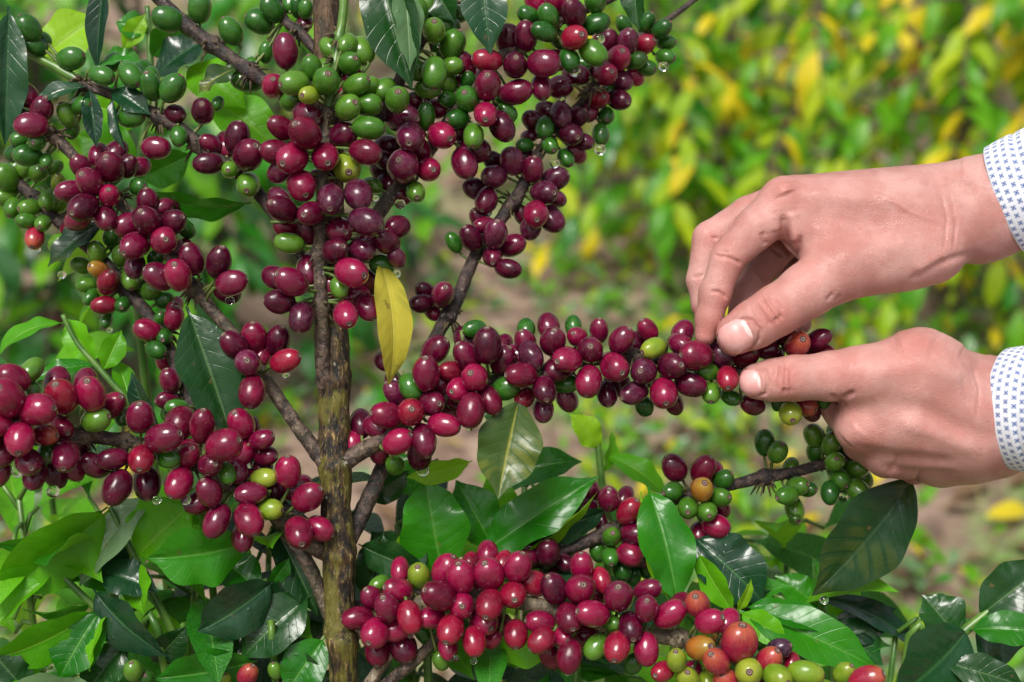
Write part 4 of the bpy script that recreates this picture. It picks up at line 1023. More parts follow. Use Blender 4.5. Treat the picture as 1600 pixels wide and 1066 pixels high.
S('lower left shoot with large arching bright green leaves', [(172, 792, 36), (190, 830, 38), (206, 862, 42), (240, 930, 52), (285, 1020, 62), (300, 1080, 66)], [4, 5, 6, 6, 7, 7], [
 ((172, 796, 36), (-12, 912, 0), 112, 'bright', dict(roll=-28, bend=.9, fold=.3)), ((168, 792, 40), (-15, 850, 20), 62, 'mid', dict(roll=-50, bend=1.0)), ((240, 770, 60), (124, 918, 20), 80, 'pale', dict(roll=35, bend=.6)),
 ((212, 872, 44), (302, 786, 40), 118, 'bright', dict(roll=-10, bend=.5)), ((214, 876, 40), (225, 960, 10), 60, 'bright', dict(roll=20)), ((202, 850, 50), (150, 880, 60), 60, 'wet', dict(roll=-40)), ((228, 900, 52), (120, 900, 90), 60, 'mid', dict(roll=20))])
S('shoot at the lower left corner with folded lime green leaves', [(88, 890, 10), (128, 930, 12), (165, 965, 18), (210, 1010, 26), (262, 1066, 36)], [4, 6, 6, 7, 7], [
 ((88, 894, 8), (-14, 990, -30), 54, 'bright', dict(roll=40, bend=.5, fold=.6)), ((76, 878, 12), (-25, 915, -10), 56, 'bright', dict(roll=-35, bend=1.2)), ((150, 952, 12), (-20, 1030, -30), 76, 'bright', dict(roll=-30, bend=.9)),
 ((148, 940, 16), (30, 950, 0), 46, 'mid', dict(roll=-60, bend=.8)), ((158, 952, 10), (92, 1062, -16), 84, 'mid', dict(roll=8, bend=.5)), ((170, 958, 2), (140, 1050, -30), 40, 'bright', dict(roll=55, bend=.7)),
 ((146, 920, 16), (262, 1026, -10), 76, 'wet', dict(roll=18, bend=.7)), ((150, 890, 40), (248, 925, 20), 62, 'wet', dict(roll=-30, bend=.6)), ((236, 1036, 28), (292, 978, 10), 54, 'dark', dict(roll=20)), ((200, 1000, 30), (130, 1090, 10), 70, 'dark', dict(roll=10)),
 ((110, 920, 20), (20, 880, 40), 60, 'bright', dict(roll=30))])
S('low shoot with one pale wet leaf in the bottom left corner', [(60, 1080, -20), (70, 1120, -16), (80, 1180, -10)], [5, 6, 6], [
 ((4, 1098, -24), (172, 1082, -40), 120, 'pale', dict(roll=24, bend=.6, fold=.15)), ((50, 1090, -20), (-20, 1010, -30), 60, 'dark', dict(roll=20)), ((70, 1100, -16), (10, 1040, -20), 50, 'bright', dict(roll=50))])
S('shoot with dark drooping wet leaves left of the trunk foot', [(412, 905, 24), (424, 950, 26), (430, 1010, 30), (432, 1080, 34)], [5, 6, 6, 6], [
 ((428, 908, 18), (308, 988, -14), 92, 'wet', dict(roll=-16, bend=.8, curl=.2)), ((422, 912, 20), (452, 872, 14), 30, 'mid', dict(roll=30)), ((486, 930, 34), (376, 1030, 14), 92, 'dark', dict(roll=20, bend=.6)), ((402, 1032, 20), (240, 1060, -10), 86, 'mid', dict(roll=-14, bend=.5)),
 ((508, 996, 18), (446, 1084, -2), 74, 'mid', dict(roll=10, bend=.4)), ((424, 815, 46), (496, 962, 40), 64, 'dark', dict(roll=-24, bend=.5)), ((396, 846, 30), (230, 872, -6), 104, 'mid', dict(roll=-22, bend=.6)), ((420, 1000, 40), (310, 960, 60), 80, 'dark', dict(roll=10)),
 ((430, 960, 40), (470, 890, 50), 60, 'dark', dict(roll=-20)), ((434, 1040, 30), (520, 1060, 10), 70, 'dark', dict(roll=10)), ((410, 930, 50), (330, 860, 70), 70, 'mid', dict(roll=30))])
S('tall shoot with large glossy upright leaves right of the trunk', [(690, 880, 96), (684, 930, 98), (676, 1000, 104), (670, 1090, 110)], [5, 6, 7, 7], [
 ((692, 905, 90), (662, 742, 84), 112, 'mid', dict(roll=6, bend=.5, fold=.22)), ((744, 872, 84), (936, 744, 74), 86, 'mid', dict(roll=-24, bend=.4, fold=.3, wave=.2)), ((790, 884, 80), (934, 768, 60), 46, 'lime', dict(roll=62, bend=.4)),
 ((772, 860, 120), (712, 750, 130), 84, 'mid', dict(roll=14, bend=.5)), ((738, 720, 100), (634, 746, 70), 42, 'lime', dict(roll=-24, bend=.5)), ((948, 796, 100), (822, 832, 80), 62, 'wet', dict(roll=-30, bend=.6)),
 ((560, 850, 60), (668, 892, 50), 66, 'dark', dict(roll=20)), ((590, 905, 70), (655, 805, 80), 44, 'lime', dict(roll=40)), ((566, 780, 110), (640, 735, 100), 56, 'dark', dict(roll=20)), ((600, 830, 90), (570, 940, 90), 70, 'dark', dict(roll=-10)),
 ((640, 900, 110), (580, 830, 120), 70, 'dark', dict(roll=0)), ((770, 770, 220), (910, 722, 200), 70, 'mid', dict(roll=-40, bend=1.4)), ((700, 960, 100), (770, 1070, 60), 80, 'dark', dict(roll=10)), ((650, 780, 160), (600, 700, 170), 60, 'mid', dict(roll=30)),
 ((800, 830, 160), (760, 740, 170), 60, 'bright', dict(roll=20))])
S('young shoot with a single lime leaf above the lower right cherries', [(934, 690, 330), (938, 730, 325), (944, 800, 320), (950, 900, 320)], [5, 6, 7, 7], [
 ((938, 700, 328), (890, 648, 310), 54, 'lime', dict(roll=20, bend=.6)), ((946, 712, 326), (1042, 778, 290), 54, 'bright', dict(roll=-40, bend=1.0)), ((936, 760, 322), (840, 740, 300), 60, 'mid', dict(roll=-40, bend=1.1)), ((944, 740, 325), (955, 672, 330), 40, 'bright', dict(roll=50)),
 ((946, 800, 320), (1020, 840, 300), 60, 'mid', dict(roll=-20))])
S('glossy leafed shoot between the two cherry clusters at lower right', [(1150, 958, 40), (1140, 990, 46), (1128, 1040, 54), (1120, 1100, 60)], [4, 5, 6, 6], [
 ((1012, 760, 84), (1060, 950, 30), 92, 'mid', dict(roll=-14, bend=.6, fold=.2, wave=.2)), ((1002, 768, 80), (1046, 940, 34), 34, 'lime', dict(roll=56, bend=.5, wave=.2)), ((1082, 838, 100), (1196, 944, 70), 104, 'wet', dict(roll=-12, bend=.7, wave=.16)),
 ((1090, 862, 60), (1148, 958, 44), 50, 'bright', dict(roll=34, bend=.4)), ((1150, 958, 38), (1174, 905, 28), 22, 'lime', dict(roll=30)), ((1154, 955, 36), (1372, 1046, -10), 84, 'mid', dict(roll=-30, bend=.6, fold=.3)), ((1162, 948, 44), (1316, 1000, 20), 60, 'mid', dict(roll=-50, bend=.8)),
 ((1156, 957, 30), (1232, 1006, -6), 48, 'bright', dict(roll=-10, bend=.6)), ((1146, 980, 60), (1260, 1070, 30), 70, 'mid', dict(roll=10)), ((1130, 1000, 80), (1210, 920, 90), 70, 'dark', dict(roll=10)), ((1180, 1010, 40), (1290, 1060, 20), 60, 'dark', dict(roll=20))])
S('dark wet leafed shoot slanting in at the bottom right corner', [(1660, 868, 20), (1600, 912, 10), (1512, 982, 0), (1460, 1030, 2), (1412, 1076, 6)], [6, 7, 8, 9, 9], [
 ((1514, 980, -4), (1398, 1090, -20), 150, 'wet', dict(roll=-16, bend=.5, fold=.2, wave=.06)), ((1526, 966, 4), (1640, 878, -10), 84, 'dark', dict(roll=-20, bend=.5)), ((1514, 984, -8), (1640, 990, -40), 56, 'mid', dict(roll=-30, bend=.8)),
 ((1520, 980, 14), (1600, 1010, 20), 92, 'wet', dict(roll=10, bend=.4)), ((1620, 1080, -30), (1394, 1084, -50), 62, 'bright', dict(roll=-30, bend=.7)), ((1470, 1034, -10), (1604, 1074, -30), 56, 'dark', dict(roll=-20)), ((1560, 946, 10), (1660, 940, 0), 70, 'dark', dict(roll=20)),
 ((1500, 1000, 20), (1440, 930, 40), 80, 'dark', dict(roll=10))])
S('blurred dark shoot with greyish leaves under the big mottled leaf', [(1278, 935, 200), (1290, 980, 200), (1300, 1080, 200)], [5, 6, 6], [
 ((1274, 934, 196), (1436, 1016, 160), 58, 'wet', dict(roll=-50, bend=1.0)), ((1290, 970, 196), (1380, 1040, 170), 70, 'shade', dict(roll=-20)), ((1282, 950, 200), (1210, 900, 220), 60, 'mid', dict(roll=20)), ((1290, 960, 200), (1340, 900, 240), 60, 'bright', dict(roll=20)),
 ((1290, 1000, 200), (1200, 1010, 200), 80, 'dark', dict(roll=10)), ((1294, 1000, 190), (1400, 950, 200), 70, 'wet', dict(roll=-20)), ((1284, 955, 190), (1270, 870, 220), 60, 'mid', dict(roll=40))])
S('tall pale stemmed shoot behind the upper left green cherries', [(230, 10, 250), (234, 70, 246), (234, 130, 242), (226, 200, 238), (216, 270, 235), (212, 420, 240), (230, 620, 250)], [4, 5, 6, 6, 6, 7, 7], [
 ((66, 92, 230), (156, 26, 240), 90, 'lime', dict(roll=-10, bend=.5)), ((192, 78, 240), (228, 22, 236), 38, 'lime', dict(roll=10)), ((238, 124, 238), (332, 56, 220), 76, 'wet', dict(roll=-30, bend=.5)), ((290, 104, 240), (384, 170, 220), 86, 'bright', dict(roll=-20, bend=.8)),
 ((320, 150, 250), (440, 240, 230), 96, 'bright', dict(roll=-30, bend=.6)), ((236, 50, 246), (180, 36, 240), 50, 'mid', dict(roll=20)), ((220, 250, 236), (120, 210, 240), 80, 'bright', dict(roll=10)), ((226, 190, 240), (140, 160, 250), 70, 'bright', dict(roll=-20)),
 ((216, 280, 236), (300, 240, 230), 66, 'mid', dict(roll=20)), ((230, 110, 244), (150, 110, 260), 80, 'mid', dict(roll=20)), ((232, 90, 244), (300, 20, 240), 70, 'mid', dict(roll=40)), ((214, 330, 238), (300, 420, 220), 70, 'bright', dict(roll=40)),
 ((216, 360, 238), (90, 440, 230), 70, 'lime', dict(roll=40)), ((212, 400, 240), (120, 520, 220), 70, 'bright', dict(roll=60))])
leaf(b12, (1432, 742, 108), (1268, 932, 70), 128, 'vary', roll=-6, bend=.5, fold=.16, wave=.05, label='big dark leaf with yellow flecks along its ribs below the fist')
leaf(b11, (880, 985, 20), (772, 1026, 30), 66, 'bright', roll=-10, bend=.6)

def filler(label, cx, ytop, dep, n, pal, seed, spread=150, Lpx=(130, 205), group='leafy seedlings crowded under the tree'):
    """a seedling: stem from the ground, pairs of leaves along its upper part"""
    r = random.Random(seed)
    top = at(cx, ytop, dep)
    g0 = Vector((top.x + r.uniform(-.05, .05), top.y + r.uniform(-.02, .08), 0)); g0.z = ground_h(g0.x, g0.y) - 0.01
    t = thing('coffee_seedling', label, 'plant', g0, group)
    pts = [g0, g0.lerp(top, .5) + Vector((r.uniform(-.03, .03), r.uniform(-.03, .03), 0)), top]
    v, f = tube(pts, [0.0035, 0.003, 0.0015], 7, sub=6)
    link('stem', mesh('stem', v, f, [M_SHOOT]), t)
    hgt = top.z - g0.z
    for i in range(n):
        u_ = 1 - 0.40 * (i / n) ** 1.1
        c = g0.lerp(pts[1], u_ * 2) if u_ < .5 else pts[1].lerp(top, u_ * 2 - 1)
        a = i * 2.4 + r.uniform(-.5, .5)
        off = Vector((math.cos(a), math.sin(a), 0)) * sz(r.uniform(4, spread * 0.62))
        d = Vector((math.cos(a), math.sin(a), r.uniform(-0.7, 0.6)))
        c2 = c + off + Vector((0, 0, r.uniform(-.01, .02)))
        if off.length > sz(14):
            v, f = tube([c, c.lerp(c2, .5) + Vector((0, 0, .004)), c2], [0.0015, 0.0013, 0.001], 5)
            link('leaf_stalk', mesh('leaf_stalk', v, f, [M_SHOOT]), t)
        L = sz(r.uniform(*Lpx), dep)
        link('leaf', tpl_mesh(r.randrange(8), pick(r, pal)), t, leaf_matrix(c2, d, Vector((r.uniform(-.5, .5), r.uniform(-.9, .2), 1)), L))
    return t
LOW = [('dark', 1.6), ('wet', 1.6), ('mid', 6), ('bright', 5)]
LOWB = [('mid', 4), ('bright', 6), ('lime', 2), ('dark', 0.6), ('wet', 1.4)]
filler('crowded seedling behind the arching leaves at the left edge', 30, 780, 150, 40, LOWB, 1)
filler('crowded seedling behind the pale stemmed leaves at lower left', 170, 830, 170, 40, LOW, 2)
filler('seedling with mixed leaves between the left shoots', 300, 850, 140, 40, LOW, 3)
filler('shaded seedling just left of the trunk foot', 420, 840, 160, 40, LOW, 4)
filler('shaded seedling just right of the trunk foot', 620, 820, 190, 40, LOW, 5)
filler('dark seedling under the bottom right cherries', 760, 930, 150, 40, [('dark', 3), ('wet', 2.5), ('mid', 5), ('bright', 1.5)], 6)
filler('dark seedling below the middle of the bottom branch', 900, 960, 140, 40, [('dark', 3), ('wet', 2.5), ('mid', 5), ('bright', 1.5)], 7)
filler('dark seedling below the blushing cherries', 1060, 960, 170, 24, [('dark', 3), ('wet', 2.5), ('mid', 5), ('bright', 1.5)], 8)
filler('seedling behind the blushing cherries at lower right', 1200, 930, 200, 24, LOW, 9)
filler('blurred seedling under the unripe green clusters', 1230, 820, 420, 22, [('mid', 4), ('bright', 3), ('pale', 2), ('wet', 2)], 10)
filler('blurred seedling left of the big mottled leaf', 1130, 860, 380, 20, LOWB, 11)
filler('leafy seedling behind the glossy upright leaves', 820, 760, 300, 20, LOWB, 13)
filler('blurred seedling behind the left edge cherry cluster', 60, 600, 420, 20, LOWB, 14)
filler('dark seedling at the bottom edge left of the trunk', 350, 990, 60, 18, [('dark', 2.5), ('wet', 2.5), ('mid', 4), ('bright', 1.5)], 15, Lpx=(80, 120))
filler('dark seedling filling the bottom right corner', 1400, 990, 160, 16, [('dark', 2.5), ('wet', 2.5), ('mid', 4), ('bright', 1.5)], 16)

def lone(stem, x, y, L, c, ang, f, parent):
    d = stem
    al = sz(L / 2, d)
    ax = (RIGHT * math.cos(math.radians(ang)) * f + UP * math.sin(math.radians(ang)) * f + TOCAM * math.sqrt(1 - f * f)).normalized()
    link('coffee_cherry', CM[c][1], parent, Matrix.Translation(at(x, y, d)) @ ax.to_track_quat('Z', 'Y').to_matrix().to_4x4() @ Matrix.Scale(al, 4))
b15 = branch([(560, 1150, 50), (480, 1110, 30), (430, 1085, 10), (380, 1082, -6), (340, 1090, -10), (210, 1085, -10), (150, 1110, -10)], [8, 7, 6, 6, 5, 5, 4], '''
387 1055 40 O 60 .9 2; 208 1048 36 G 90 .8 2; 430 1048 30 G 100 .9 1; 228 1062 32 g - - 1; 352 1062 26 y 80 .8 1
''', M_TWIG)
# ------------------------------------------------------------------ the picker's hands, grown from a distance field
def persp(p):
    x, y, z, r = p
    s = (D0 - z * PX) / D0
    return np.array([(x - 800) * s, (y - 533) * s, z]), r * s
def cone(X, a, b):
    (pa, ra), (pb, rb) = persp(a), persp(b)
    ba = pb - pa
    d = X - pa.astype(np.float32)
    h = np.clip((d @ ba.astype(np.float32)) / float(ba @ ba), 0, 1)
    return np.sqrt(((d - h[:, None] * ba.astype(np.float32)) ** 2).sum(1)) - (ra + (rb - ra) * h)
def chain(X, pts, k=7):
    d = cone(X, pts[0], pts[1])
    for i in range(1, len(pts) - 1):
        d = smin(d, cone(X, pts[i], pts[i + 1]), k)
    return d
def smin(a, b, k):
    h = np.clip(0.5 + 0.5 * (b - a) / k, 0, 1)
    return b + (a - b) * h - k * h * (1 - h)
def surface_nets(field, lo, hi, step):
    n = np.ceil((np.array(hi) - np.array(lo)) / step).astype(int) + 1
    ax = [lo[i] + step * np.arange(n[i]) for i in range(3)]
    G = np.empty(n, dtype=np.float32)
    for i0 in range(0, n[0], 24):                      # slabs keep the memory low
        xs = ax[0][i0:i0 + 24]
        g = np.stack(np.meshgrid(xs, ax[1], ax[2], indexing='ij'), -1).reshape(-1, 3).astype(np.float32)
        G[i0:i0 + 24] = field(g).reshape(len(xs), n[1], n[2])
    inside = G < 0
    c = [inside[a:n[0] - 1 + a, b:n[1] - 1 + b, d:n[2] - 1 + d] for a in (0, 1) for b in (0, 1) for d in (0, 1)]
    s = sum(q.astype(np.int8) for q in c)
    act = (s > 0) & (s < 8)
    idx = -np.ones(act.shape, dtype=np.int64)
    cells = np.argwhere(act)
    idx[act] = np.arange(len(cells))
    acc = np.zeros((len(cells), 3)); cnt = np.zeros(len(cells))
    corners = [(a, b, d) for a in (0, 1) for b in (0, 1) for d in (0, 1)]
    for e0 in range(8):
        for e1 in range(e0 + 1, 8):
            A, B = np.array(corners[e0]), np.array(corners[e1])
            if abs(A - B).sum() != 1: continue
            p, q = cells + A, cells + B
            va, vb = G[p[:, 0], p[:, 1], p[:, 2]], G[q[:, 0], q[:, 1], q[:, 2]]
            m = (va < 0) != (vb < 0)
            t = va[m] / (va[m] - vb[m])
            acc[m] += cells[m] + A + (B - A) * t[:, None]; cnt[m] += 1
    V = np.array(lo) + step * (acc / cnt[:, None])
    quads = []
    for axn in range(3):
        sl0 = [slice(None)] * 3; sl1 = [slice(None)] * 3
        sl0[axn] = slice(0, n[axn] - 1); sl1[axn] = slice(1, n[axn])
        i0, i1 = inside[tuple(sl0)], inside[tuple(sl1)]
        o1, o2 = [q for q in range(3) if q != axn]
        E = np.argwhere(i0 != i1)
        ok = (E[:, o1] > 0) & (E[:, o2] > 0) & (E[:, o1] < n[o1] - 1) & (E[:, o2] < n[o2] - 1)
        E = E[ok]
        flip = i0[E[:, 0], E[:, 1], E[:, 2]]
        def at_(d1, d2):
            q = E.copy(); q[:, o1] -= d1; q[:, o2] -= d2
            return idx[q[:, 0], q[:, 1], q[:, 2]]
        qd = np.stack([at_(1, 1), at_(0, 1), at_(0, 0), at_(1, 0)], -1)
        if axn == 1: flip = ~flip
        qd[flip] = qd[flip][:, ::-1]
        quads.append(qd)
    return V, np.concatenate(quads)
def relax(V, F, it=3, lam=0.5):
    e = np.concatenate([F[:, [0, 1]], F[:, [1, 2]], F[:, [2, 3]], F[:, [3, 0]]]); e = np.concatenate([e, e[:, ::-1]])
    deg = np.bincount(e[:, 0], minlength=len(V))[:, None]
    for _ in range(it):
        a = np.stack([np.bincount(e[:, 0], weights=V[e[:, 1], c], minlength=len(V)) for c in range(3)], -1)
        V = V + lam * (a / np.maximum(deg, 1) - V)
    return V
def normals(V, F):
    fn = np.cross(V[F[:, 2]] - V[F[:, 0]], V[F[:, 3]] - V[F[:, 1]])
    N = np.zeros_like(V)
    for c in range(4):
        for d in range(3): N[:, d] += np.bincount(F[:, c], weights=fn[:, d], minlength=len(V))
    return N / np.maximum(np.linalg.norm(N, axis=1), 1e-9)[:, None]
def to_world(V):
    Rm = np.array(RC)
    C = np.stack([V[:, 0] * PX, -V[:, 1] * PX, V[:, 2] * PX - D0], -1)
    return C @ Rm.T + np.array(CC)
def seg_dist(P, pts):
    """distance to a polyline and how far along it (0..1)"""
    d = np.full(len(P), 1e9); s = np.zeros(len(P)); run = 0.0
    tot = sum(math.dist(a, b) for a, b in zip(pts[:-1], pts[1:]))
    for a, b in zip(pts[:-1], pts[1:]):
        a, b = np.array(a, float), np.array(b, float); ba = b - a
        h = np.clip(((P - a) @ ba) / (ba @ ba), 0, 1)
        q = np.linalg.norm(P - a - h[:, None] * ba, axis=1)
        L = math.sqrt(ba @ ba)
        s = np.where(q < d, (run + h * L) / tot, s); d = np.minimum(d, q); run += L
    return d, s
def sculpt(V, F, strokes, zmin=-60):
    """strokes: (photo polyline, width, height); negative height is a crease. Only on skin that faces the lens."""
    N = normals(V, F)
    if ((V - V.mean(0)) * N).sum() < 0: N = -N
    s = (D0 - V[:, 2] * PX) / D0
    P2 = np.stack([V[:, 0] / s + 800, V[:, 1] / s + 533], -1)
    for pts, wd_, h, *lim in strokes:
        z0 = lim[0] if lim else zmin
        d, s_ = seg_dist(P2, pts)
        tp_ = np.clip(np.minimum(s_, 1 - s_) * 6 + 0.1, 0, 1) if pts[0] != pts[-1] else 1.0
        g = tp_ * np.exp(-(d / wd_) ** 2) * h * (2.9 if wd_ < 3.5 else 2.0) * (N[:, 2] > -0.1) * (V[:, 2] > z0)
        V = V + N * g[:, None]
    return V

def flush(P2, spots):
    a = np.zeros(len(P2))
    for x, y, rr_, am in spots: a = np.maximum(a, am * np.exp(-(((P2[:, 0] - x) ** 2 + (P2[:, 1] - y) ** 2) / rr_ ** 2)))
    return a
def mat_skin():
    k = NT('skin')
    oc = k.coord('Object')
    at_ = k.n('Attribute', {'attribute_name': 'flush'})
    n1, n2, n3 = k.noise(oc, 45, 5, 0.6), k.noise(oc, 190, 4, 0.6), k.noise(oc, 900, 3, 0.6)
    col = k.mix(k.ramp(n1, 0.35, 0.68), (0.44, 0.195, 0.168), (0.56, 0.305, 0.272))
    col = k.mix(k.math('MULTIPLY', k.ramp(n2, 0.52, 0.72), 0.35), col, (0.50, 0.17, 0.15))
    col = k.mix(k.math('MULTIPLY', at_.outputs['Fac'], 0.75), col, (0.55, 0.165, 0.14))
    col = k.mix(k.math('MULTIPLY', k.ramp(n3, 0.60, 0.72), 0.14), col, (0.22, 0.09, 0.07))
    b = k.n('BsdfPrincipled', Base_Color=col)
    k.set(b.inputs['Roughness'], k.math('ADD', 0.30, k.math('MULTIPLY', n2, 0.2)))
    k.set(b.inputs['Subsurface Weight'], 0.18)
    k.set(b.inputs['Subsurface Radius'], (0.005, 0.002, 0.0012)); k.set(b.inputs['Subsurface Scale'], 1.0)
    k.set(b.inputs['Specular IOR Level'], 0.45)
    vo = k.n('TexVoronoi', {'feature': 'DISTANCE_TO_EDGE'}, Vector=k.scaled(oc, (1, 1, 1)), Scale=1100.0)
    pore = k.ramp(vo.outputs['Distance'], 0.0, 0.16)
    h = k.math('ADD', k.math('MULTIPLY', pore, 0.35), k.math('ADD', k.math('MULTIPLY', n3, 0.5), k.math('MULTIPLY', n2, 0.6)))
    k.set(b.inputs['Normal'], k.bump(h, 0.8, 0.0005))
    return k.done(b)
M_SKIN = mat_skin()
k = NT('fingernail')
uvs = k.n('SeparateXYZ', Vector=k.coord('UV'))
u_, v_ = uvs.outputs[0], uvs.outputs[1]
cc_ = k.math('SUBTRACT', v_, 0.5)
lun = k.ramp(k.math('ADD', k.math('SUBTRACT', u_, 0.0), k.math('MULTIPLY', k.math('MULTIPLY', cc_, cc_), 1.1)), 0.15, 0.20, 1.0, 0.0)
free = k.ramp(k.math('ADD', u_, k.math('MULTIPLY', k.math('MULTIPLY', cc_, cc_), 0.5)), 0.97, 1.01)
col = k.mix(k.ramp(k.noise(k.coord('Object'), 120, 3), .3, .7), (0.62, 0.29, 0.28), (0.72, 0.40, 0.38))
col = k.mix(k.math('MULTIPLY', lun, 0.8), col, (0.78, 0.60, 0.57))
col = k.mix(k.math('MULTIPLY', free, 0.8), col, (0.86, 0.78, 0.70))
b = k.n('BsdfPrincipled', Base_Color=col, Roughness=0.28)
k.set(b.inputs['Subsurface Weight'], 0.1); k.set(b.inputs['Subsurface Radius'], (0.003, 0.001, 0.001))
rid = k.n('TexWave', {'bands_direction': 'Y'}, Vector=k.coord('UV'), Scale=7.0, Distortion=1.0)
k.set(b.inputs['Normal'], k.bump(rid.outputs[1], 0.12, 0.0002))
M_NAIL = k.done(b)

person = thing('person', 'person in a white shirt with blue flower print whose hands pick cherries from the branch', 'person', at(1570, 500, 0))
def hand(name, field, lo, hi, strokes, spots, label):
    V, F = surface_nets(field, lo, hi, 2.1)
    V = relax(V, F, 4)
    V = sculpt(V, F, strokes)
    V = relax(V, F, 1, 0.35)
    s = (D0 - V[:, 2] * PX) / D0
    P2 = np.stack([V[:, 0] / s + 800, V[:, 1] / s + 533], -1)
    W = to_world(V)
    Fq = F
    N = normals(W, Fq)
    c = W.mean(0)
    if ((W - c) * N).sum() < 0: Fq = F[:, ::-1]
    me = mesh(name, W, Fq, [M_SKIN])
    a = me.attributes.new('flush', 'FLOAT', 'POINT')
    a.data.foreach_set('value', flush(P2, spots).astype(np.float32))
    o = link(name, me, person)
    o['label'] = label
    return o, V
def L3(*q): return q
# upper hand (its owner's right): back of the hand on top, thumb towards the lens
T_PALM = [((1530, 331, -20, 74), (1228, 318, 8, 40)), ((1520, 325, -35, 66), (1240, 314, -40, 38)), ((1515, 325, -50, 62), (1262, 325, -86, 36)), ((1510, 335, -55, 58), (1290, 345, -125, 34)),
          ((1530, 331, -20, 74), (1650, 285, 4, 82)), ((1450, 385, 12, 60), (1304, 424, 44, 47)), ((1410, 350, -5, 60), (1258, 356, 12, 40)), ((1400, 390, -10, 60), (1290, 380, 10, 42))]
T_THUMB = [(1310, 422, 44, 47), (1262, 453, 54, 42), (1212, 486, 62, 38.5), (1180, 506, 66, 36.5), (1152, 522, 66, 33)]
T_INDEX = [(1226, 318, 10, 40), (1180, 358, 22, 33), (1137, 405, 30, 26.5), (1117, 460, 32, 24.5), (1108, 497, 32, 21), (1102, 524, 31, 16.5)]
T_MID = [(1238, 314, -40, 36), (1170, 336, -34, 29), (1109, 373, -28, 26.5), (1096, 438, -22, 23), (1102, 476, -18, 21), (1116, 510, -14, 17)]
T_RING = [(1262, 328, -86, 34), (1232, 372, -84, 28), (1205, 400, -78, 26), (1164, 458, -62, 24), (1156, 500, -50, 20)]
T_PINK = [(1290, 348, -125, 32), (1266, 392, -124, 27), (1236, 432, -112, 22), (1244, 480, -90, 20), (1251, 506, -70, 17)]
def f_top(X):
    body = cone(X, *T_PALM[0])
    for p in T_PALM[1:]: body = smin(body, cone(X, *p), 26)
    out = smin(body, chain(X, T_THUMB, 12), 16)
    out = np.minimum(out, smin(body, chain(X, T_INDEX, 8), 13))
    out = smin(out, smin(body, chain(X, T_MID, 7), 12), 2.5)
    out = smin(out, smin(body, chain(X, T_RING, 7), 10), 2.5)
    return smin(out, smin(body, chain(X, T_PINK, 7), 10), 2.5)
st_top = [
 ([(1224, 334), (1226, 356), (1229, 384), (1238, 404)], 5.5, -3.0), ([(1252, 366), (1246, 392), (1240, 404)], 4.5, -2.5), ([(1237, 330), (1242, 360), (1246, 380)], 9, 3.0),
 ([(1191, 362), (1193, 374), (1197, 384)], 4.5, -1.8), ([(1206, 335), (1212, 362)], 11, 1.4),
 ([(1116, 399), (1132, 401), (1146, 405), (1159, 413)], 2.6, -1.7), ([(1110, 455), (1124, 456), (1136, 466)], 2.4, -1.7), ([(1122, 392), (1140, 394)], 2.2, -0.8),
 ([(1112, 370), (1122, 374)], 2.5, -1.4), ([(1082, 434), (1098, 430)], 2.5, -1.3), ([(1178, 420), (1190, 430), (1198, 442)], 2.6, -1.6), ([(1205, 386), (1222, 400)], 3, -1.5),
 # thumb joint wrinkles
 ([(1180, 470), (1186, 482), (1198, 498), (1206, 510)], 2.0, -1.5), ([(1190, 464), (1198, 478), (1210, 494), (1216, 506)], 2.0, -1.7), ([(1198, 462), (1208, 476), (1218, 490), (1222, 500)], 2.0, -1.4), ([(1206, 462), (1216, 474), (1224, 486)], 1.8, -1.0), ([(1172, 474), (1182, 494), (1190, 508)], 1.8, -0.9),
 ([(1195, 470), (1214, 498)], 10, 1.8),
 # back of the hand: knuckle, tendons, wrist
 ([(1222, 290), (1228, 304)], 15, 3.5), ([(1250, 300), (1330, 310), (1430, 318)], 12, 2.2), ([(1262, 330), (1330, 350), (1400, 352)], 16, -2.0), ([(1300, 400), (1360, 395), (1430, 375)], 18, 2.0),
 ([(1292, 470), (1302, 458)], 3, -0.9), ([(1305, 471), (1314, 460)], 3, -0.6), ([(1440, 275), (1490, 292), (1530, 300)], 16, -2.2), ([(1500, 262), (1540, 262)], 18, 2.0), ([(1420, 440), (1470, 410), (1520, 395)], 6, -1.8), ([(1430, 425), (1480, 395)], 10, 1.6),
 ([(1360, 300), (1420, 330), (1470, 350)], 4, 1.2), ([(1470, 300), (1480, 340), (1476, 390)], 2.5, -0.7), ([(1484, 300), (1494, 345), (1490, 390)], 2.5, -0.6)]
nb_t = [(1176, 500), (1160, 498), (1136, 512), (1117, 534), (1120, 552), (1142, 560), (1168, 552), (1186, 532), (1188, 516), (1176, 500)]
st_top += [(nb_t, 2.6, -1.5, 40)]
fl_top = [(1212, 490, 34, .55), (1150, 545, 26, .5), (1110, 520, 24, .6), (1135, 470, 20, .5), (1132, 405, 22, .35), (1222, 300, 40, .4), (1265, 430, 34, .4), (1226, 372, 24, .45), (1108, 372, 26, .4), (1290, 345, 60, .15), (1470, 400, 60, .2)]
hT, VT = hand('hand', f_top, (270, -300, -165), (860, 40, 160), st_top, fl_top, 'upper hand pinching a cherry between thumb and bent fingers')
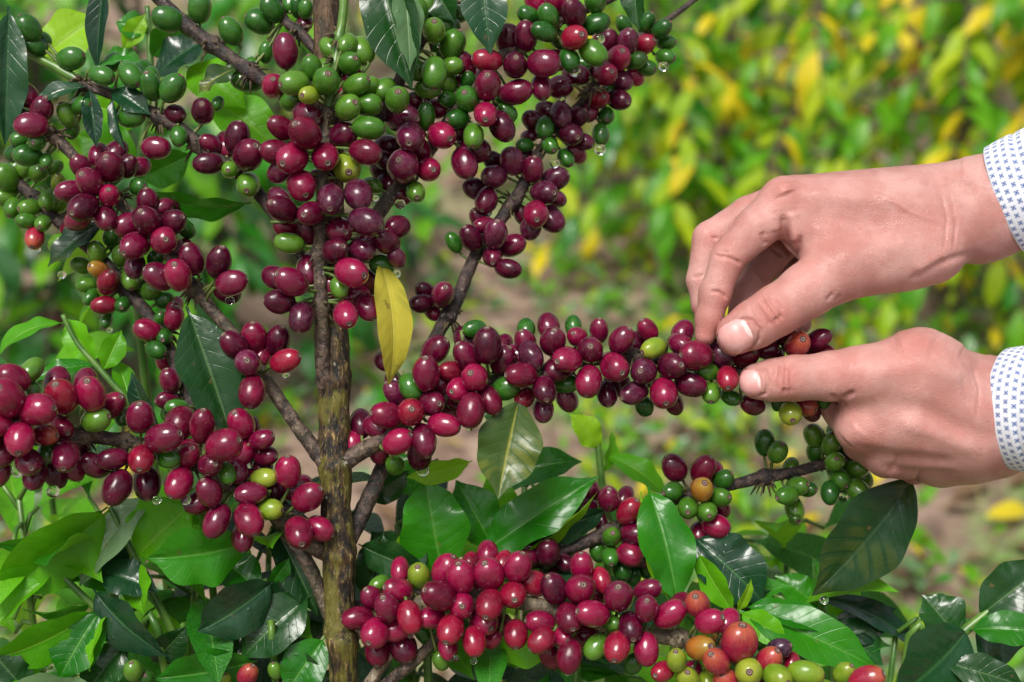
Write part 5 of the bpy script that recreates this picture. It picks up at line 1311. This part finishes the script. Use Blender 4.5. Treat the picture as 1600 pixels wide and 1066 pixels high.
# lower hand (its owner's left): thumb along the branch, fingers closed behind it
B_PALM = [((1350, 664, 12, 46), (1470, 646, 4, 76)), ((1392, 698, -22, 47), (1500, 668, -12, 84)), ((1470, 712, -48, 49), (1545, 680, -28, 70)), ((1440, 592, 18, 70), (1540, 640, -2, 76)), ((1340, 588, 38, 46), (1440, 592, 18, 71)),
          ((1545, 645, -4, 80), (1690, 640, 48, 88)), ((1420, 640, 6, 72), (1500, 655, 0, 84))]
B_THUMB = [(1350, 586, 38, 46), (1300, 588, 44, 38), (1240, 591, 50, 34.5), (1208, 594, 51, 32), (1183, 596, 50, 28.5)]
B_INDEX = [(1352, 660, 8, 42), (1322, 644, -26, 33), (1282, 606, -52, 26), (1226, 588, -58, 22), (1196, 584, -54, 19)]
B_MID = [(1380, 700, -20, 40), (1348, 690, -58, 31), (1330, 650, -88, 26), (1292, 612, -86, 22)]
B_RING = [(1410, 712, -38, 38), (1384, 716, -78, 30), (1372, 680, -106, 25), (1352, 640, -100, 21)]
B_PINK = [(1450, 718, -52, 34), (1430, 730, -92, 26), (1420, 700, -112, 21), (1404, 670, -108, 18)]
def f_bot(X):
    body = cone(X, *B_PALM[0])
    for p in B_PALM[1:]: body = smin(body, cone(X, *p), 26)
    out = smin(body, chain(X, B_THUMB, 10), 9)
    for ch, kk in ((B_INDEX, 14), (B_MID, 14), (B_RING, 12), (B_PINK, 12)):
        out = smin(out, smin(body, chain(X, ch, 7), kk), 2.5)
    return out
st_bot = [
 ([(1296, 618), (1308, 625), (1318, 622), (1336, 612)], 4, -3.2), ([(1310, 628), (1322, 634)], 3, -1.4),
 ([(1222, 568), (1217, 590), (1216, 612)], 2.0, -1.3), ([(1230, 566), (1226, 590), (1226, 618)], 2.0, -1.5), ([(1236, 564), (1234, 590), (1236, 616)], 1.9, -1.2), ([(1211, 575), (1208, 592), (1210, 610)], 1.8, -0.8), ([(1228, 575), (1228, 610)], 10, 1.5),
 ([(1400, 540), (1432, 530), (1460, 540)], 20, 3.0), ([(1350, 585), (1440, 566), (1520, 590)], 22, 3.0), ([(1380, 632), (1440, 640), (1500, 668), (1560, 690)], 18, -3.2), ([(1400, 660), (1460, 676), (1530, 706)], 14, 2.2),
 ([(1330, 700), (1380, 712), (1440, 718), (1500, 724)], 10, -2.2), ([(1372, 728), (1430, 740), (1500, 742)], 7, -2.0), ([(1385, 744), (1400, 726), (1404, 712)], 4, -1.6), ([(1430, 752), (1440, 736)], 3, -1.2), ([(1322, 690), (1345, 668)], 14, 2.0),
 ([(1520, 570), (1530, 610), (1526, 660)], 3, -0.8), ([(1502, 590), (1512, 630)], 2.5, -0.5), ([(1500, 546), (1540, 566)], 16, -2.2)]
nb_b = [(1196, 578), (1178, 573), (1158, 580), (1149, 598), (1158, 616), (1178, 620), (1196, 616), (1201, 597), (1196, 578)]
st_bot += [(nb_b, 2.4, -1.3, 40)]
fl_bot = [(1228, 592, 30, .5), (1170, 612, 26, .45), (1325, 575, 46, .35), (1420, 545, 50, .35), (1345, 680, 40, .3), (1440, 700, 60, .2)]
hB, VB = hand('hand', f_bot, (340, -30, -165), (880, 260, 190), st_bot, fl_bot, 'lower hand gripping the branch under its outstretched thumb')
hT.name, hB.name = 'hand', 'hand.001'

def nail(parent, field, root, tip, half, up):
    """plate on the thumb: from its root to its tip (photo px with depth), laid on the skin along 'up'"""
    a, b_ = persp((*root, 1))[0], persp((*tip, 1))[0]
    upv = np.array(up, float); ax = b_ - a; L = np.linalg.norm(ax); ax /= L
    upv -= ax * (upv @ ax); upv /= np.linalg.norm(upv)
    sd = np.cross(ax, upv)
    nu, nv = 22, 18
    V, UV = [], []
    for i in range(nu + 1):
        for j in range(nv + 1):
            u, v = i / nu, j / nv * 2 - 1
            wdt = half * (1 - 0.30 * (1 - min(1, u / .35)) ** 2.2) * (1 - 0.5 * max(0, (u - .72) / .28) ** 2.4)
            uu = u * L - (0.14 * L * v * v * (1 - u)) * -1 * 0.6 - 0.16 * L * v * v * u
            V.append(a + ax * uu + sd * wdt * v); UV.append((u, (v + 1) / 2))
    V = np.array(V)
    T = np.full(len(V), 60.0)                         # sphere-trace down on to the skin
    for _ in range(60):
        T -= np.clip(field((V + upv * T[:, None]).astype(np.float32)), -4, 8) * 0.8
    V = V + upv * T[:, None]
    q = np.array(UV)
    edge = np.minimum(np.minimum(q[:, 0], 1.02 - q[:, 0]) * 6, (0.5 - np.abs(q[:, 1] - .5)) * 8)
    lift = np.clip(edge, 0, 1) * 1.7 - 0.5 + 0.8 * (q[:, 0] > 0.96)
    V = V + upv * lift[:, None]
    F = [(i * (nv + 1) + j, (i + 1) * (nv + 1) + j, (i + 1) * (nv + 1) + j + 1, i * (nv + 1) + j + 1) for i in range(nu) for j in range(nv)]
    W = to_world(V)
    nrm = normals(W, np.array(F))
    if (nrm.mean(0) @ np.array(RC @ Vector((upv[0], -upv[1], upv[2])))) < 0: F = [f[::-1] for f in F]
    link('fingernail', mesh('fingernail', W, F, [M_NAIL], uv=UV), parent)
nail(hT, f_top, (1172, 515, 70), (1121, 543, 66), 24, (-0.15, -0.05, 1.0))
nail(hB, f_bot, (1191, 596, 60), (1153, 600, 52), 20, (-0.12, 0.0, 1.0))

# shirt sleeves: white cotton with a print of little blue four-petalled flowers
k = NT('printed_cotton')
uv = k.coord('UV')
s = k.n('SeparateXYZ', Vector=uv)
CELL = 0.0038
gx_, gy_ = k.math('DIVIDE', s.outputs[0], CELL), k.math('ADD', k.math('DIVIDE', s.outputs[1], CELL), 40.0)
gx_ = k.math('ADD', gx_, k.math('MULTIPLY', 0.5, k.math('FLOOR', k.math('MODULO', gy_, 2.0))))
fx = k.math('SUBTRACT', k.math('FRACT', gx_), 0.5); fy = k.math('SUBTRACT', k.math('FRACT', gy_), 0.5)
rr_ = k.math('SQRT', k.math('ADD', k.math('MULTIPLY', fx, fx), k.math('MULTIPLY', fy, fy)))
an = k.math('ARCTAN2', fy, fx)
pet = k.math('MULTIPLY', k.math('ADD', 0.42, k.math('MULTIPLY', k.math('ABSOLUTE', k.math('SINE', k.math('MULTIPLY', an, 2.0))), 0.58)), 0.33)
dd = k.math('SUBTRACT', rr_, pet)
fill = k.ramp(dd, -0.02, 0.02, 1.0, 0.0)
line = k.ramp(k.math('ABSOLUTE', k.math('ADD', dd, 0.02)), 0.03, 0.06, 1.0, 0.0)
ctr = k.ramp(rr_, 0.09, 0.13, 1.0, 0.0)
mask = k.math('MAXIMUM', k.math('MULTIPLY', fill, 0.55), k.math('MAXIMUM', k.math('MULTIPLY', line, 0.9), ctr))
wv = k.noise(k.coord('Object'), 1500, 2, 0.5)
white = k.mix(k.noise(k.coord('Object'), 60, 3), (0.60, 0.64, 0.72), (0.68, 0.71, 0.77))
col = k.mix(mask, white, (0.03, 0.075, 0.26))
b = k.n('BsdfPrincipled', Base_Color=col, Roughness=0.85)
k.set(b.inputs['Specular IOR Level'], 0.25); k.set(b.inputs['Sheen Weight'], 0.15)
k.set(b.inputs['Normal'], k.bump(k.math('ADD', wv, k.math('MULTIPLY', k.noise(k.coord('Object'), 90, 4), 2.0)), 0.35, 0.0006))
M_SHIRT = k.done(b)
def sleeve(c0, axis, length, r0, r1, tilt, squash, seed, label):
    """tube of cloth round the forearm; its opening lies at c0 (photo px), tilt leans the rim"""
    r = random.Random(seed)
    p0 = persp((*c0, 1))[0]
    axv = np.array(axis, float); axv /= np.linalg.norm(axv)
    e1 = np.cross(axv, (0, 0, 1.0)); e1 /= np.linalg.norm(e1); e2 = np.cross(axv, e1)
    nu, nv = 240, 72
    V, UV = [], []
    for i in range(nu + 1):
        u = i / nu
        for j in range(nv):
            th = 2 * math.pi * j / nv
            c, s_ = math.cos(th), math.sin(th)
            rad = r0 + (r1 - r0) * u ** 0.7
            al = u * length + 0.0
            fold = 3.2 * mnoise.noise(Vector((c * 1.6 + seed, s_ * 1.6, u * 12))) * min(1, u * 12 + .25) + 6 * mnoise.noise(Vector((c * 1.2, s_ * 1.2 + seed, u * 20))) * min(1, u * 7) * min(1, u * 2.2)
            cuff = -1.3 * math.exp(-((u * length - 7) / 1.6) ** 2) - 2.2 * math.exp(-((u * length - 46) / 3.0) ** 2) + (1.6 if u * length < 44 else 0)
            rad += fold + cuff
            q = p0 + axv * al + (e1 * c + e2 * s_ * squash) * rad
            V.append(q); UV.append((th * r0 * 1.0 * PX, al * PX))
    n0 = len(V)
    V = np.array(V)
    F = []
    uvl = []
    for i in range(nu):
        for j in range(nv):
            j2 = (j + 1) % nv
            F.append((i * nv + j, i * nv + j2, (i + 1) * nv + j2, (i + 1) * nv + j))
            ua = [UV[i * nv + j], UV[i * nv + j2], UV[(i + 1) * nv + j2], UV[(i + 1) * nv + j]]
            if j2 == 0: full = 2 * math.pi * r0 * PX; ua = [ua[0], (full, ua[1][1]), (full, ua[2][1]), ua[3]]
            uvl += ua
    F.append(tuple(nu * nv + j for j in range(nv))); uvl += [(0.0, 0.0)] * nv
    # inner lining and turned hem
    N = normals(V, np.array(F[:-1]))
    cdir = ((V - p0) - ((V - p0) @ axv)[:, None] * axv)
    sgn = 1 if (N * cdir).sum() > 0 else -1
    if sgn < 0:
        F2 = []
        uv2 = []
        for q in range(len(F) - 1):
            F2.append(F[q][::-1]); uv2 += uvl[q * 4:q * 4 + 4][::-1]
        F2.append(F[-1][::-1]); uv2 += [(0.0, 0.0)] * nv
        F, uvl = F2, uv2
    cu = cdir / np.linalg.norm(cdir, axis=1)[:, None]
    k_in = 12
    Vin = V[:nv * k_in] - cu[:nv * k_in] * 3.0
    V = np.concatenate([V, Vin])
    for j in range(nv):
        j2 = (j + 1) % nv
        F.append((j2, j, n0 + j, n0 + j2)); uvl += [UV[j]] * 4
    for i in range(k_in - 1):
        for j in range(nv):
            j2 = (j + 1) % nv
            F.append((n0 + i * nv + j, n0 + (i + 1) * nv + j, n0 + (i + 1) * nv + j2, n0 + i * nv + j2)); uvl += [(0.0, 0.0)] * 4
    me = mesh('shirt_sleeve', to_world(V), F, [M_SHIRT])
    l = me.uv_layers.new(name='UVMap')
    l.data.foreach_set('uv', np.array(uvl, dtype=np.float32).ravel())
    o = link('shirt_sleeve', me, person)
    o['label'] = label
    return o
sleeve((1572, 313, -8), (0.84, -0.34, 0.50), 1000, 88, 138, (0.0, 0.0), 0.9, 3, 'sleeve round the upper wrist, cuff edge slanting')
sleeve((1580, 638, 20), (0.72, -0.02, 0.70), 1000, 92, 142, (0.0, 0.0), 0.9, 5, 'sleeve round the lower wrist')
